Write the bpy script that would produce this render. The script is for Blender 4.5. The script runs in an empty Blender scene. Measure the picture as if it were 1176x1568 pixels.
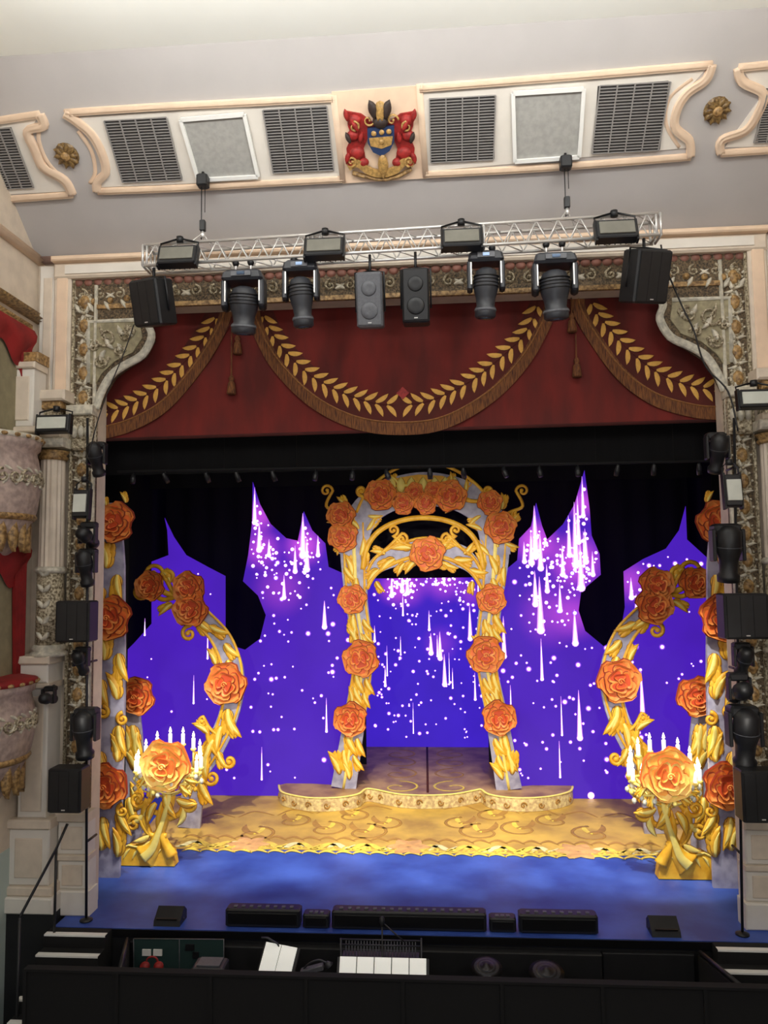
import bpy, bmesh, math, random
from mathutils import Vector, Matrix
random.seed(7)
sc=bpy.context.scene
try: sc.view_settings.view_transform='Standard'
except Exception: pass
R=math.radians
# ------------------------------------------------------------ surveyed viewpoint
CAM=Vector((.48,-11.5,4.9)); yaw,pit,rol=R(4.2),R(4.6),R(.7); F=1176.0
fwd=Vector((-math.sin(yaw)*math.cos(pit),math.cos(yaw)*math.cos(pit),math.sin(pit)))
r0=Vector((math.cos(yaw),math.sin(yaw),0)); u0=r0.cross(fwd)
rt=r0*math.cos(rol)-u0*math.sin(rol); up=u0*math.cos(rol)+r0*math.sin(rol)
cd=bpy.data.cameras.new('camera'); co=bpy.data.objects.new('camera',cd); sc.collection.objects.link(co)
m=Matrix((rt,up,-fwd)).transposed().to_4x4(); m.translation=CAM; co.matrix_world=m
cd.sensor_fit='VERTICAL'; cd.sensor_height=36; cd.lens=27; cd.clip_end=200; sc.camera=co

class Frame:
    "a real plane in the theatre (wall, flat, floor) with metric local axes"
    def __init__(s,o,eu=(1,0,0),ev=(0,0,1),ew=(0,-1,0),mir=None):
        s.o=Vector(o); s.eu=Vector(eu); s.ev=Vector(ev); s.ew=Vector(ew); s.mir=mir
        s.k=(s.o.y-CAM.y)/F
    def uv(s,px,py):
        d=fwd+rt*((px-588)/F)+up*((784-py)/F)
        t=(s.o-CAM).dot(s.ew)/d.dot(s.ew); q=CAM+d*t-s.o
        return (q.dot(s.eu),q.dot(s.ev))
    def w3(s,u,v,w=0):
        p=s.o+s.eu*u+s.ev*v+s.ew*w
        if s.mir is not None: p=Vector((2*s.mir-p.x,p.y,p.z))
        return p
    def U(s,pts): return [s.uv(*p) for p in pts]
def V(y,mir=None): return Frame((0,y,0),mir=mir)
def G(z): return Frame((0,0,z),(1,0,0),(0,1,0),(0,0,1))
P0=V(0); uL=P0.uv(150,640)[0]; uR=P0.uv(1106,600)[0]; UC=(uL+uR)/2
# ------------------------------------------------------------ materials
def lin(c): 
    return tuple(((x/255)/12.92 if x/255<=.04045 else ((x/255+.055)/1.055)**2.4) for x in c)+(1,)
MC={}
def M(name,col,rough=.6,metal=0,emi=0,noise=0,ns=6,bump=0,col2=None,stretch=None):
    if name in MC: return MC[name]
    mt=bpy.data.materials.new(name); mt.use_nodes=True; nt=mt.node_tree; N=nt.nodes; L=nt.links
    bs=N['Principled BSDF']; c=lin(col); bs.inputs['Base Color'].default_value=c
    bs.inputs['Roughness'].default_value=rough; bs.inputs['Metallic'].default_value=metal
    if noise or bump or col2:
        g=N.new('ShaderNodeNewGeometry'); n=N.new('ShaderNodeTexNoise'); n.inputs['Scale'].default_value=ns; n.inputs['Detail'].default_value=5
        if stretch:
            mp=N.new('ShaderNodeMapping'); mp.inputs['Scale'].default_value=stretch
            L.new(g.outputs['Position'],mp.inputs[0]); L.new(mp.outputs[0],n.inputs['Vector'])
        else: L.new(g.outputs['Position'],n.inputs['Vector'])
        cr_=N.new('ShaderNodeValToRGB'); L.new(n.outputs['Fac'],cr_.inputs[0])
        c2=lin(col2) if col2 else tuple(x*(1-noise) for x in c[:3])+(1,)
        e=cr_.color_ramp.elements; e[0].position=.36; e[1].position=.64; e[0].color=c2; e[1].color=c
        L.new(cr_.outputs[0],bs.inputs['Base Color'])
        if emi: L.new(cr_.outputs[0],bs.inputs['Emission Color'])
        if bump:
            bp=N.new('ShaderNodeBump'); bp.inputs['Strength'].default_value=bump; bp.inputs['Distance'].default_value=.02
            L.new(n.outputs['Fac'],bp.inputs['Height']); L.new(bp.outputs[0],bs.inputs['Normal'])
    if emi:
        bs.inputs['Emission Strength'].default_value=emi
        bs.inputs['Emission Color'].default_value=c
    MC[name]=mt; return mt
ceilM=M('ceiling_paint',(182,178,176),.9,noise=.05,ns=1.5)
ceilW=M('ceiling_white',(244,246,240),.9,noise=.03,ns=1)
cream=M('cream_plaster',(222,207,188),.6,noise=.12,ns=5)
peach=M('peach_trim',(236,208,180),.6,noise=.08,ns=5)
panel=M('cream_panel',(226,220,210),.7,noise=.05,ns=4)
mint=M('mint_wall',(190,205,200),.8,noise=.06,ns=2)
orn=M('ornate_plaster',(208,196,168),.45,bump=.9,ns=30,col2=(90,74,48))
ornD=M('ornate_ground',(120,100,72),.6,bump=.9,ns=38,col2=(44,35,24))
goldp=M('gilt_plaster',(186,150,96),.45,bump=.5,ns=20,col2=(106,78,44))
silv=M('ivory_relief',(220,213,194),.45,noise=.38,ns=14)
pinkp=M('pink_cream',(190,168,158),.55,noise=.35,ns=12)
redM=M('red_velvet',(112,27,20),.85,col2=(84,20,15),ns=1.6,bump=.1,stretch=(1.6,1.6,.5))
redB=M('crest_red',(168,38,34),.6,noise=.45,ns=20)
redC=M('box_curtain_red',(150,28,28),.8,noise=.3,ns=4)
leafG=M('pelmet_leaf_gold',(226,172,78),.6,noise=.15,ns=20)
frng=M('gold_fringe',(132,82,38),.8,col2=(70,34,18),ns=12,stretch=(7,7,.6),bump=.6)
swagM=M('swag_band_brown',(86,26,17),.85,noise=.25,ns=5)
cord=M('pelmet_shade',(72,20,16),.9,noise=.3,ns=4)
blk=M('black_metal',(26,27,30),.45,noise=.3,ns=9)
blk3=M('lamp_charcoal',(52,54,60),.4,noise=.2,ns=9)
blk2=M('black_gloss',(13,13,15),.35)
blkr=M('black_matt',(12,12,13),.9)
drape=M('black_drape',(7,7,10),.95,noise=.4,ns=3,stretch=(6,6,.2))
blkp=M('black_paint',(20,21,24),.7,noise=.3,ns=4)
alu=M('aluminium',(220,218,215),.35,metal=.6)
grey=M('speaker_grey',(98,100,106),.5,noise=.2,ns=30)
lens=M('lens_glass',(60,75,95),.1,metal=.6)
ledw=M('led_panel_face',(205,208,198),.4,noise=.1)
ledd=M('led_panel_dim',(120,118,108),.35,noise=.15)
vent=M('vent_dark',(58,56,56),.6)
slat=M('vent_slat',(146,143,140),.5)
gpan=M('grey_panel',(170,169,164),.7,noise=.15,ns=14)
yel=M('floor_ochre',(220,180,80),.55,col2=(176,138,66),ns=1.4)
blue=M('floor_blue',(66,98,190),.45,col2=(42,68,152),ns=1.2)
bro=M('floor_brown',(184,146,96),.5,col2=(140,102,72),ns=2.5)
paintY=M('paint_gold',(246,214,84),.5,noise=.2,ns=8)
paintD=M('paint_umber',(180,134,62),.6,noise=.2,ns=8)
paintW=M('paint_ivory',(240,230,170),.5,noise=.2,ns=12)
go=M('set_gold',(246,194,58),.5,col2=(226,164,36),ns=6)
goL=M('set_gold_light',(254,232,126),.5,noise=.1,ns=9)
gO=M('set_outline',(150,98,30),.7)
bod=M('set_lilac_body',(176,174,194),.5,col2=(138,136,162),ns=5)
rs1=M('rose_coral',(240,124,52),.55,col2=(226,98,38),ns=8)
rs2=M('rose_light',(250,168,88),.55,col2=(243,138,60),ns=9)
rs3=M('rose_deep',(204,76,32),.6)
rsO=M('rose_outline',(140,46,20),.7)
ry1=M('rose_amber',(252,188,84),.55,col2=(248,156,62),ns=8)
ry2=M('rose_yellow',(254,220,124),.55,col2=(252,190,92),ns=9)
ryO=M('rose_amber_outline',(206,104,40),.7)
white=M('white_paint',(236,236,232),.5)
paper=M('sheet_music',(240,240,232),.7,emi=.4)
flame=M('candle_flame',(255,225,170),.5,emi=9)
candle=M('candle_wax',(244,244,242),.5,emi=.7)
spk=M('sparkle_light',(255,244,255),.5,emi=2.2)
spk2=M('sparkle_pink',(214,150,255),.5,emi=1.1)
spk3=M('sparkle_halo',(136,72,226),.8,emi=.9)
perspex=M('perspex_grey',(46,66,64),.2)
cym=M('cymbal_dark',(52,50,52),.35,metal=.6)
# projected purple cloth
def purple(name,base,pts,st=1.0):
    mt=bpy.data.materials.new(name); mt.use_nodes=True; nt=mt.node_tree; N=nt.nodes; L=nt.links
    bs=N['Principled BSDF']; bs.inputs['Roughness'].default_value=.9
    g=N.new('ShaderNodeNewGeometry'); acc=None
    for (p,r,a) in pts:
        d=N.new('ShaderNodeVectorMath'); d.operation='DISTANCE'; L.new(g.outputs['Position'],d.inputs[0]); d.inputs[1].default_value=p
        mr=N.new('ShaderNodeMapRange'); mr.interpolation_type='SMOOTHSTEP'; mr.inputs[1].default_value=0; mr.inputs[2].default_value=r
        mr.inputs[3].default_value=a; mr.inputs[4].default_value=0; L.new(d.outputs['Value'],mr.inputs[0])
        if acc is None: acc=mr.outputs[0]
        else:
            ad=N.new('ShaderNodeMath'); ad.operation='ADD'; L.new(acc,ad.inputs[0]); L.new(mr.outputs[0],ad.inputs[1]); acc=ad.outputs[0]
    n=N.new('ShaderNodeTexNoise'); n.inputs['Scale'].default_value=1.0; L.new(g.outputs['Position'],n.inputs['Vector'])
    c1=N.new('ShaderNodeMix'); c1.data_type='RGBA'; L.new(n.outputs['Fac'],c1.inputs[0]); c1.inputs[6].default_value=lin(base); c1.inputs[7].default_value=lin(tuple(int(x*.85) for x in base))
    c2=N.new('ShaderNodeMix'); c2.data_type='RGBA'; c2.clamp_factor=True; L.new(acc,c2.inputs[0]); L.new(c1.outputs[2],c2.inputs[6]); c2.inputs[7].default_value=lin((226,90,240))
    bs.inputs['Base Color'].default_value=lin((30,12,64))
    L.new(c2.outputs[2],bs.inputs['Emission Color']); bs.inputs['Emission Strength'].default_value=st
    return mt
# ------------------------------------------------------------ mesh builder
def cr(P,n=6,closed=False):
    if len(P)<3: 
        return [tuple(P[0][j]+(P[-1][j]-P[0][j])*i/n for j in range(len(P[0]))) for i in range(n+1)]
    out=[]; m=len(P)
    for i in range(m-1):
        a,b,c,d=P[max(i-1,0)],P[i],P[i+1],P[min(i+2,m-1)]
        for k in range(n):
            t=k/n
            out.append(tuple(.5*(2*b[j]+(c[j]-a[j])*t+(2*a[j]-5*b[j]+4*c[j]-d[j])*t*t+(3*b[j]-a[j]-3*c[j]+d[j])*t**3) for j in range(len(b))))
    out.append(tuple(P[-1]))
    return out
RND=((-1,0),(-.75,.7),(0,1),(.75,.7),(1,0)); FLT=((-1,0),(-1,1),(1,1),(1,0)); MLD=((-1,0),(-.9,.9),(-.5,.6),(-.2,1),(.3,.5),(.8,.7),(1,0))
class B:
    def __init__(s,name): s.n=name; s.v=[]; s.f=[]; s.m=[]; s.s=[]; s.mats=[]
    def add(s,vs,fs,mat,sm=False):
        if mat not in s.mats: s.mats.append(mat)
        k=s.mats.index(mat); o=len(s.v); s.v+= [Vector(v) for v in vs]
        for f in fs: s.f.append([i+o for i in f]); s.m.append(k); s.s.append(sm)
    def poly(s,fr,pts,w0,w1,mat):
        n=len(pts); vs=[fr.w3(u,v,w1) for u,v in pts]+[fr.w3(u,v,w0) for u,v in pts]
        s.add(vs,[list(range(n)),list(range(2*n-1,n-1,-1))]+[[i,(i+1)%n,n+(i+1)%n,n+i] for i in range(n)],mat)
    def ppoly(s,fr,pts,w0,w1,mat): s.poly(fr,fr.U(pts),w0,w1,mat)
    def fbox(s,fr,a,b,c,d,w0,w1,mat,bev=0):
        if bev: 
            s.poly(fr,[(a,c),(b,c),(b,d),(a,d)],w0,w1-bev,mat)
            vs=[fr.w3(*p,w1-bev) for p in ((a,c),(b,c),(b,d),(a,d))]+[fr.w3(*p,w1) for p in ((a+bev,c+bev),(b-bev,c+bev),(b-bev,d-bev),(a+bev,d-bev))]
            s.add(vs,[[4,5,6,7]]+[[i,(i+1)%4,4+(i+1)%4,4+i] for i in range(4)],mat)
        else: s.poly(fr,[(a,c),(b,c),(b,d),(a,d)],w0,w1,mat)
    def pbox(s,fr,x0,y0,x1,y1,w0,w1,mat,bev=0):
        ym=(y0+y1)/2; xm=(x0+x1)/2
        a=fr.uv(x0,ym)[0]; b=fr.uv(x1,ym)[0]; c=fr.uv(xm,y1)[1]; d=fr.uv(xm,y0)[1]
        s.fbox(fr,a,b,c,d,w0,w1,mat,bev); return a,b,c,d
    def strip(s,fr,pts,wd,w0,h,mat,n=5,prof=RND,sm=True):
        P=cr(pts,n) if n>1 else list(pts); k=len(P); vs=[]; m_=len(prof)
        for i,p in enumerate(P):
            a=P[max(i-1,0)]; b=P[min(i+1,k-1)]; tx,ty=b[0]-a[0],b[1]-a[1]; l=math.hypot(tx,ty) or 1; nx,ny=-ty/l,tx/l
            t=i/(k-1)
            if callable(wd): W=wd(t)
            elif isinstance(wd,(list,tuple)):
                q=t*(len(wd)-1); j=min(int(q),len(wd)-2); W=wd[j]+(wd[j+1]-wd[j])*(q-j)
            else: W=wd
            W/=2
            for (o,hh) in prof: vs.append(fr.w3(p[0]+nx*W*o,p[1]+ny*W*o,w0+h*hh))
        fs=[[i*m_+j,i*m_+j+1,(i+1)*m_+j+1,(i+1)*m_+j] for i in range(k-1) for j in range(m_-1)]
        fs+= [list(range(m_)),[ (k-1)*m_+j for j in range(m_)]]
        s.add(vs,fs,mat,sm)
    def leaf(s,fr,u,v,ang,L,W,w,h,mat,curve=0,out=None):
        a=R(ang); P=[]
        for i in range(6):
            t=i/5; P.append((u+math.cos(a+curve*t)*L*t,v+math.sin(a+curve*t)*L*t))
        wf=lambda t:W*(math.sin(math.pi*min(t*.9+.1,1))**.8)+.002
        if out: s.strip(fr,P,lambda t:wf(t)*1.12+.008,w-.004,.004,out,n=1,prof=FLT,sm=False)
        s.strip(fr,P,wf,w,h,mat,n=1)
    def acan(s,fr,px,py,ang,Lp,w=.03,mats=None,side=1):
        u,v=fr.uv(px,py); L=Lp*fr.k; mm=mats or (go,goL,gO)
        a=R(ang)
        for sg in (1,-1):
            for f,sc_,dw in ((.02,.55,.0),(.28,.52,.004),(.5,.42,.008)):
                s.leaf(fr,u+math.cos(a)*L*f,v+math.sin(a)*L*f,ang+sg*40,L*sc_,L*.21,w+dw,.014,mm[0],curve=-sg*.6,out=mm[2])
        s.leaf(fr,u,v,ang,L,L*.3,w+.016,.025,mm[0],curve=.35*side,out=mm[2])
        s.leaf(fr,u,v,ang,L*.82,L*.13,w+.036,.008,mm[1],curve=.35*side)
    def scroll(s,fr,u,v,r,ang,turns,sgn,wd,w,h,mat,out=None,prof=RND,lead=None):
        P=[]; n=int(14*turns)+4
        for i in range(n+1):
            t=i/n; rr=r*(1-.82*t); a=R(ang)+sgn*t*turns*2*math.pi; P.append((u+rr*math.cos(a),v+rr*math.sin(a)))
        if lead: P=cr(list(lead)+[P[0]],5)[:-1]+P
        if out: s.strip(fr,P,[wd*1.0+.014,wd*.6+.01],w-.004,.004,out,n=1,prof=FLT,sm=False)
        s.strip(fr,P,[wd,wd*.55],w,h,mat,n=1,prof=prof)
        q=P[-1]; s.dome(fr,q[0],q[1],wd*.6,wd*.6,w,h*1.3,mat)
    def dome(s,fr,u,v,ru,rv,w,h,mat,n=12,rot=0):
        vs=[];fs=[]
        lv=((1,0),(.85,.55),(.5,.88))
        for (q,hh) in lv:
            for i in range(n):
                a=2*math.pi*i/n; x=q*ru*math.cos(a); y=q*rv*math.sin(a); vs.append(fr.w3(u+x*math.cos(rot)-y*math.sin(rot),v+x*math.sin(rot)+y*math.cos(rot),w+h*hh))
        vs.append(fr.w3(u,v,w+h))
        for l in range(2):
            for i in range(n): fs.append([l*n+i,l*n+(i+1)%n,(l+1)*n+(i+1)%n,(l+1)*n+i])
        fs+=[[2*n+i,2*n+(i+1)%n,3*n] for i in range(n)]
        s.add(vs,fs,mat,True)
    def petal(s,fr,u,v,ang,L,W,w,h,mat,out,lip=None):
        "broad heart-shaped petal with a rolled outer lip"
        n=13; ca,sa=math.cos(ang),math.sin(ang)
        def pt(a,k):
            x=L*.52+L*.5*k*math.cos(a)*(1-.12*math.exp(-(a if a<math.pi else 2*math.pi-a)**2*6)); y=W*.5*k*math.sin(a)*(1+.35*math.cos(a)); return u+ca*x-sa*y, v+sa*x+ca*y
        A=[2*math.pi*i/n for i in range(n)]
        o=[fr.w3(*pt(a,1.06),w-.003) for a in A]; s.add(o,[list(range(n))],out)
        vs=[fr.w3(*pt(0,0),w)]+[fr.w3(*pt(a,.74),w+h*.15) for a in A]
        s.add(vs,[[0,1+i,1+(i+1)%n] for i in range(n)],mat,True)
        vs=[fr.w3(*pt(a,.74),w+h*.15) for a in A]+[fr.w3(*pt(a,1),w+h*max(.1,(.5+.5*math.cos(a)))) for a in A]
        s.add(vs,[[i,n+i,n+(i+1)%n,(i+1)%n] for i in range(n)],lip or mat,True)
    def rose(s,fr,px,py,rp,w=.06,rot=None,mt=None):
        u,v=fr.uv(px,py); r=rp*fr.k; a,b_,rsO_=mt or (rs1,rs2,rsO); dp=rs3 if mt is None else rs1
        a0=random.random()*6 if rot is None else rot
        s.dome(fr,u,v,r*.7,r*.7,w-.01,.008,dp)
        for i in range(3): s.petal(fr,u,v,a0+i*2.094,r*1.08,r*1.35,w,r*.16,a,rsO_,b_)
        for i in range(3): s.petal(fr,u,v,a0+1.05+i*2.094,r*.98,r*1.25,w+r*.07,r*.16,a,rsO_,b_)
        for i in range(3): s.petal(fr,u,v,a0+.5+i*2.094,r*.76,r*1.0,w+r*.16+.003*i,r*.15,a,rsO_,b_)
        for i in range(3): s.petal(fr,u,v,a0+1.6+i*2.094,r*.56,r*.8,w+r*.26+.003*i,r*.13,dp,rsO_,b_)
        for i in range(2): s.petal(fr,u,v,a0+i*3.1,r*.36,r*.55,w+r*.36+.003*i,r*.1,dp,rsO_,a)
        s.scroll(fr,u,v,r*.16,0,1.2,1,r*.06,w+r*.45,r*.05,b_)
    def tube(s,P,r,mat,n=6,closed=False):
        P=[Vector(p) for p in P]; k=len(P); vs=[]
        for i,p in enumerate(P):
            t=(P[min(i+1,k-1)]-P[max(i-1,0)]).normalized(); a=Vector((0,0,1)) if abs(t.z)<.9 else Vector((1,0,0))
            x=t.cross(a).normalized(); y=t.cross(x)
            for j in range(n): vs.append(p+x*r*math.cos(2*math.pi*j/n)+y*r*math.sin(2*math.pi*j/n))
        fs=[[i*n+j,i*n+(j+1)%n,(i+1)*n+(j+1)%n,(i+1)*n+j] for i in range(k-1) for j in range(n)]
        fs+=[list(range(n)),[(k-1)*n+j for j in range(n)]]
        s.add(vs,fs,mat,True)
    def obox(s,c,sz,mat,rot=None,taper=1,cut=.12):
        "bevelled box"
        c=Vector(c); rot=rot or Matrix.Identity(3); x,y,z=[q/2 for q in sz]; b=min(x,y,z)*cut*2
        vs=[]
        for (zz,i_,k) in ((-z,b,1),(-z+b,0,1),(z-b,0,taper),(z,b,taper)):
            X=(x-i_)*k;Y=(y-i_)*k; 
            for p in ((-X+b,-Y),(X-b,-Y),(X,-Y+b),(X,Y-b),(X-b,Y),(-X+b,Y),(-X,Y-b),(-X,-Y+b)): vs.append(c+rot@Vector((p[0],p[1],zz)))
        fs=[list(range(8)),list(range(24,32))]+[[l*8+i,l*8+(i+1)%8,(l+1)*8+(i+1)%8,(l+1)*8+i] for l in range(3) for i in range(8)]
        s.add(vs,fs,mat)
    def lathe(s,c,prof,mat,n=20,rot=None,flute=0,a0=0,a1=2*math.pi,sx=1):
        c=Vector(c); rot=rot or Matrix.Identity(3); vs=[]; full=abs(a1-a0-2*math.pi)<1e-6; m_=n if full else n+1
        for (r,z) in prof:
            for i in range(m_):
                a=a0+(a1-a0)*i/n; rr=r*(1-(flute if i%2 else 0)); vs.append(c+rot@Vector((rr*math.cos(a)*sx,rr*math.sin(a),z)))
        fs=[]
        for l in range(len(prof)-1):
            for i in range(n): fs.append([l*m_+i,l*m_+(i+1)%m_,(l+1)*m_+(i+1)%m_,(l+1)*m_+i])
        if full: fs+=[list(range(n)),[(len(prof)-1)*n+i for i in range(n)]]
        s.add(vs,fs,mat,not flute)
    def done(s):
        if not s.v: return None
        lo=Vector((min(v.x for v in s.v),min(v.y for v in s.v),min(v.z for v in s.v))); hi=Vector((max(v.x for v in s.v),max(v.y for v in s.v),max(v.z for v in s.v)))
        c=Vector(((lo.x+hi.x)/2,(lo.y+hi.y)/2,lo.z))
        me=bpy.data.meshes.new(s.n); me.from_pydata([v-c for v in s.v],[],s.f)
        for mt in s.mats: me.materials.append(mt)
        me.polygons.foreach_set('material_index',s.m); me.polygons.foreach_set('use_smooth',s.s)
        bm=bmesh.new(); bm.from_mesh(me); bmesh.ops.recalc_face_normals(bm,faces=bm.faces); bm.to_mesh(me); bm.free(); me.update()
        ob=bpy.data.objects.new(s.n,me); ob.location=c; sc.collection.objects.link(ob); return ob
def rotx(d): return Matrix.Rotation(R(d),3,'X')
def roty(d): return Matrix.Rotation(R(d),3,'Y')
def rotz(d): return Matrix.Rotation(R(d),3,'Z')
# ============================================================ ROOM SHELL
XL=-5.85; XR=2*UC+5.85
zt=P0.uv(610,380)[1]; zo=P0.uv(620,457)[1]   # sounding board foot, opening head
SL=R(40); BD=Frame((0,0,zt),(1,0,0),(0,-math.cos(SL),math.sin(SL)),(0,-math.sin(SL),-math.cos(SL))); BD.k=P0.k*.95
sTop=BD.uv(600,48)[1]; zC=zt+sTop*math.sin(SL); yC=-sTop*math.cos(SL)
b=B('wall_front')
b.fbox(P0,XL-.3,uL,-1.9,zt+.1,-.3,0,cream); b.fbox(P0,uR,XR+.3,-1.9,zt+.1,-.3,0,cream); b.fbox(P0,uL,uR,zo,zt+.1,-.3,0,cream); b.done()
b=B('ceiling'); 
b.fbox(BD,XL-.3,XR+.3,0,sTop,-.15,0,ceilM)
c_=Frame((0,0,zC),(1,0,0),(0,-1,0),(0,0,-1)); b.fbox(c_,XL-.3,XR+.3,-yC-.1,14,-.2,.0,ceilW)
b.done()
for nm,x,e in (('wall_left',XL,1),('wall_right',XR,-1)):
    b=B(nm); fr=Frame((x,0,0),(0,-1,0),(0,0,1),(e,0,0)); fr.k=.01
    b.fbox(fr,-.3,12,-1.9,zC+.2,-.25,0,cream); b.fbox(fr,0,4,-1.8,1.0,0,.02,mint); b.done()
b=B('floor'); b.fbox(G(-1.8),XL-.3,XR+.3,-13,0,-.1,0,M('floor_dark',(20,19,20),.8,noise=.3)); b.done()
# ---- ceiling ornament
b=B('trim_1')
def mold(pts,wd=.1,mat=peach,h=.07,n=5): b.strip(BD,BD.U(pts),wd,0,h,mat,n=n,prof=MLD)
b.ppoly(BD,[(112,180),(508,154),(522,270),(155,286),(163,250),(145,210)],0,.015,panel)
b.ppoly(BD,[(648,136),(1080,106),(1040,150),(1030,185),(1052,226),(652,262)],0,.015,panel)
b.ppoly(BD,[(508,140),(646,130),(652,272),(524,280)],0,.03,peach)
b.ppoly(BD,[(-40,190),(58,180),(45,200),(75,262),(105,292),(-40,300)],0,.015,panel)
b.ppoly(BD,[(1230,95),(1138,108),(1165,148),(1110,225),(1230,222)],0,.015,panel)
for L_ in ([(100,172),(240,163),(380,156),(512,149)],[(150,292),(280,287),(400,280),(526,273)],[(642,134),(800,122),(950,110),(1090,98)],[(650,266),(800,258),(930,249),(1057,239)],
          [(-40,190),(10,182),(62,174)],[(-40,308),(30,303),(112,297)],[(1130,103),(1180,98),(1240,92)],[(1103,234),(1160,230),(1240,226)]): mold(L_,.09)
for L_ in ([(511,145),(526,278)],[(642,128),(652,270)]): mold(L_,.09,n=2)
for L_ in ([(100,172),(118,184),(142,205),(158,235),(163,262),(150,278),(150,292)],[(1090,98),(1080,122),(1052,142),(1036,168),(1034,195),(1055,215),(1057,239)],
          [(62,174),(68,192),(44,200),(55,228),(68,255),(100,275),(112,297)],[(1130,103),(1136,124),(1168,142),(1160,172),(1140,200),(1105,214),(1103,234)]): mold(L_,.12,h=.09)
for L_ in ([(62,190),(60,215),(75,250),(105,280)],[(120,200),(140,230),(146,262),(138,280)],[(1060,120),(1025,150),(1020,190),(1040,225)]): mold(L_,.05,h=.03)
b.strip(BD,[(XL,.06),(XR,.06)],.12,0,.06,M('cornice_rose',(170,140,128),.6,noise=.2),prof=MLD)
b.done()
def quadgrid(q,name):
    b=B(name); Q=BD.U(q); b.poly(BD,Q,.015,.03,vent)
    u0_=(Q[0][0]+Q[3][0])/2; u1_=(Q[1][0]+Q[2][0])/2; v0_=(Q[2][1]+Q[3][1])/2; v1_=(Q[0][1]+Q[1][1])/2
    n=22
    for i in range(n+1):
        v=v0_+(v1_-v0_)*i/n; b.fbox(BD,u0_,u1_,v-.005,v+.005,.03,.05,slat)
    for i in range(5):
        u=u0_+(u1_-u0_)*i/4; b.fbox(BD,u-.008,u+.008,v0_,v1_,.03,.055,slat)
    b.done()
quadgrid([(160,184),(255,178),(280,272),(190,279)],'ceiling_vent'); quadgrid([(402,168),(500,161),(512,258),(420,264)],'ceiling_vent')
quadgrid([(657,150),(757,145),(757,242),(660,248)],'ceiling_vent'); quadgrid([(915,131),(1023,123),(1010,228),(908,234)],'ceiling_vent')
quadgrid([(-50,199),(18,194),(52,285),(-20,290)],'ceiling_vent'); quadgrid([(1168,135),(1240,130),(1240,212),(1160,218)],'ceiling_vent')
for q in ([(278,181),(375,173),(396,268),(305,273)],[(785,141),(893,134),(886,238),(788,245)]):
    b=B('ceiling_access_panel'); Q=BD.U(q); b.poly(BD,Q,.015,.04,gpan)
    for i in range(4): b.strip(BD,[Q[i],Q[(i+1)%4]],.05,.03,.05,white,n=2,prof=FLT,sm=False)
    b.done()
for x,y in ((103,237),(1097,168)):
    b=B('ceiling_rosette'); u,v=BD.uv(x,y); dk=M('rosette_bronze',(140,112,66),.4,col2=(80,58,32),ns=30)
    b.dome(BD,u,v,.17,.17,0,.05,dk,16)
    for i in range(10): b.leaf(BD,u,v,i*36,.18,.1,.03,.05,dk)
    b.dome(BD,u,v,.07,.07,.06,.06,goldp); b.done()
# crest
b=B('coat_of_arms'); fr=BD; k=BD.k
crD=M('crest_dark',(60,48,44),.5,noise=.3,ns=30); crG=M('crest_gold',(196,156,92),.4,noise=.45,ns=30); crB=M('crest_blue',(40,58,96),.5)
def cp(pts,w0,w1,mt): b.ppoly(fr,[(px,py) for px,py in pts],w0,w1,mt)
for s_ in (1,-1):
    X=lambda x:583+s_*x
    cp([(X(8),188),(X(30),172),(X(52),168),(X(50),190),(X(44),205),(X(52),225),(X(50),245),(X(36),252),(X(22),246),(X(26),225),(X(18),205)],.03,.07,redB)
    for (a,c2,r) in ((40,182,9),(42,205,8),(36,232,10),(26,246,7),(46,246,6)):
        u,v=fr.uv(X(a),c2); b.dome(fr,u,v,r*k*1.2,r*k,.06,.06,redB)
    for (a,c2,an) in ((46,214,70),(48,230,-70),(30,214,100),(34,196,60),(50,180,80)): b.leaf(fr,*fr.uv(X(a),c2),an if s_>0 else 180-an,16*k,8*k,.1,.05,redB if a!=46 else crD)
    b.scroll(fr,*fr.uv(X(40),190),8*k,90,1.2,s_,.035,.1,.03,crG); b.scroll(fr,*fr.uv(X(44),243),8*k,270,1.2,-s_,.035,.1,.03,crG)
    b.leaf(fr,*fr.uv(X(8),176),90-s_*5,26*k,14*k,.12,.05,crD,curve=-s_*.2); b.leaf(fr,*fr.uv(X(3),178),90+s_*8,22*k,8*k,.15,.04,crG)
    b.scroll(fr,*fr.uv(X(18),180),9*k,0,1,s_,.03,.1,.03,crG)
cp([(563,192),(604,188),(604,212),(597,226),(585,234),(572,228),(564,214)],.06,.13,crB)
cp([(566,206),(602,203),(600,216),(585,222),(568,218)],.13,.14,crG)
for x,y in ((573,199),(585,197),(596,196),(585,212)): b.dome(fr,*fr.uv(x,y),4*k,4*k,.14,.02,crG)
b.dome(fr,*fr.uv(583,182),12*k,10*k,.1,.09,crD); b.dome(fr,*fr.uv(583,164),9*k,12*k,.1,.07,crG)
b.strip(fr,fr.U([(534,252),(548,246),(566,258),(586,262),(606,256),(620,243),(634,246)]),.1,.06,.05,crG,prof=FLT,sm=False)
b.strip(fr,fr.U([(540,262),(562,268),(588,272),(612,266),(630,256)]),.06,.05,.05,goldp)
b.leaf(fr,*fr.uv(586,232),270,36*k,16*k,.1,.04,crG)
b.done()
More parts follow.
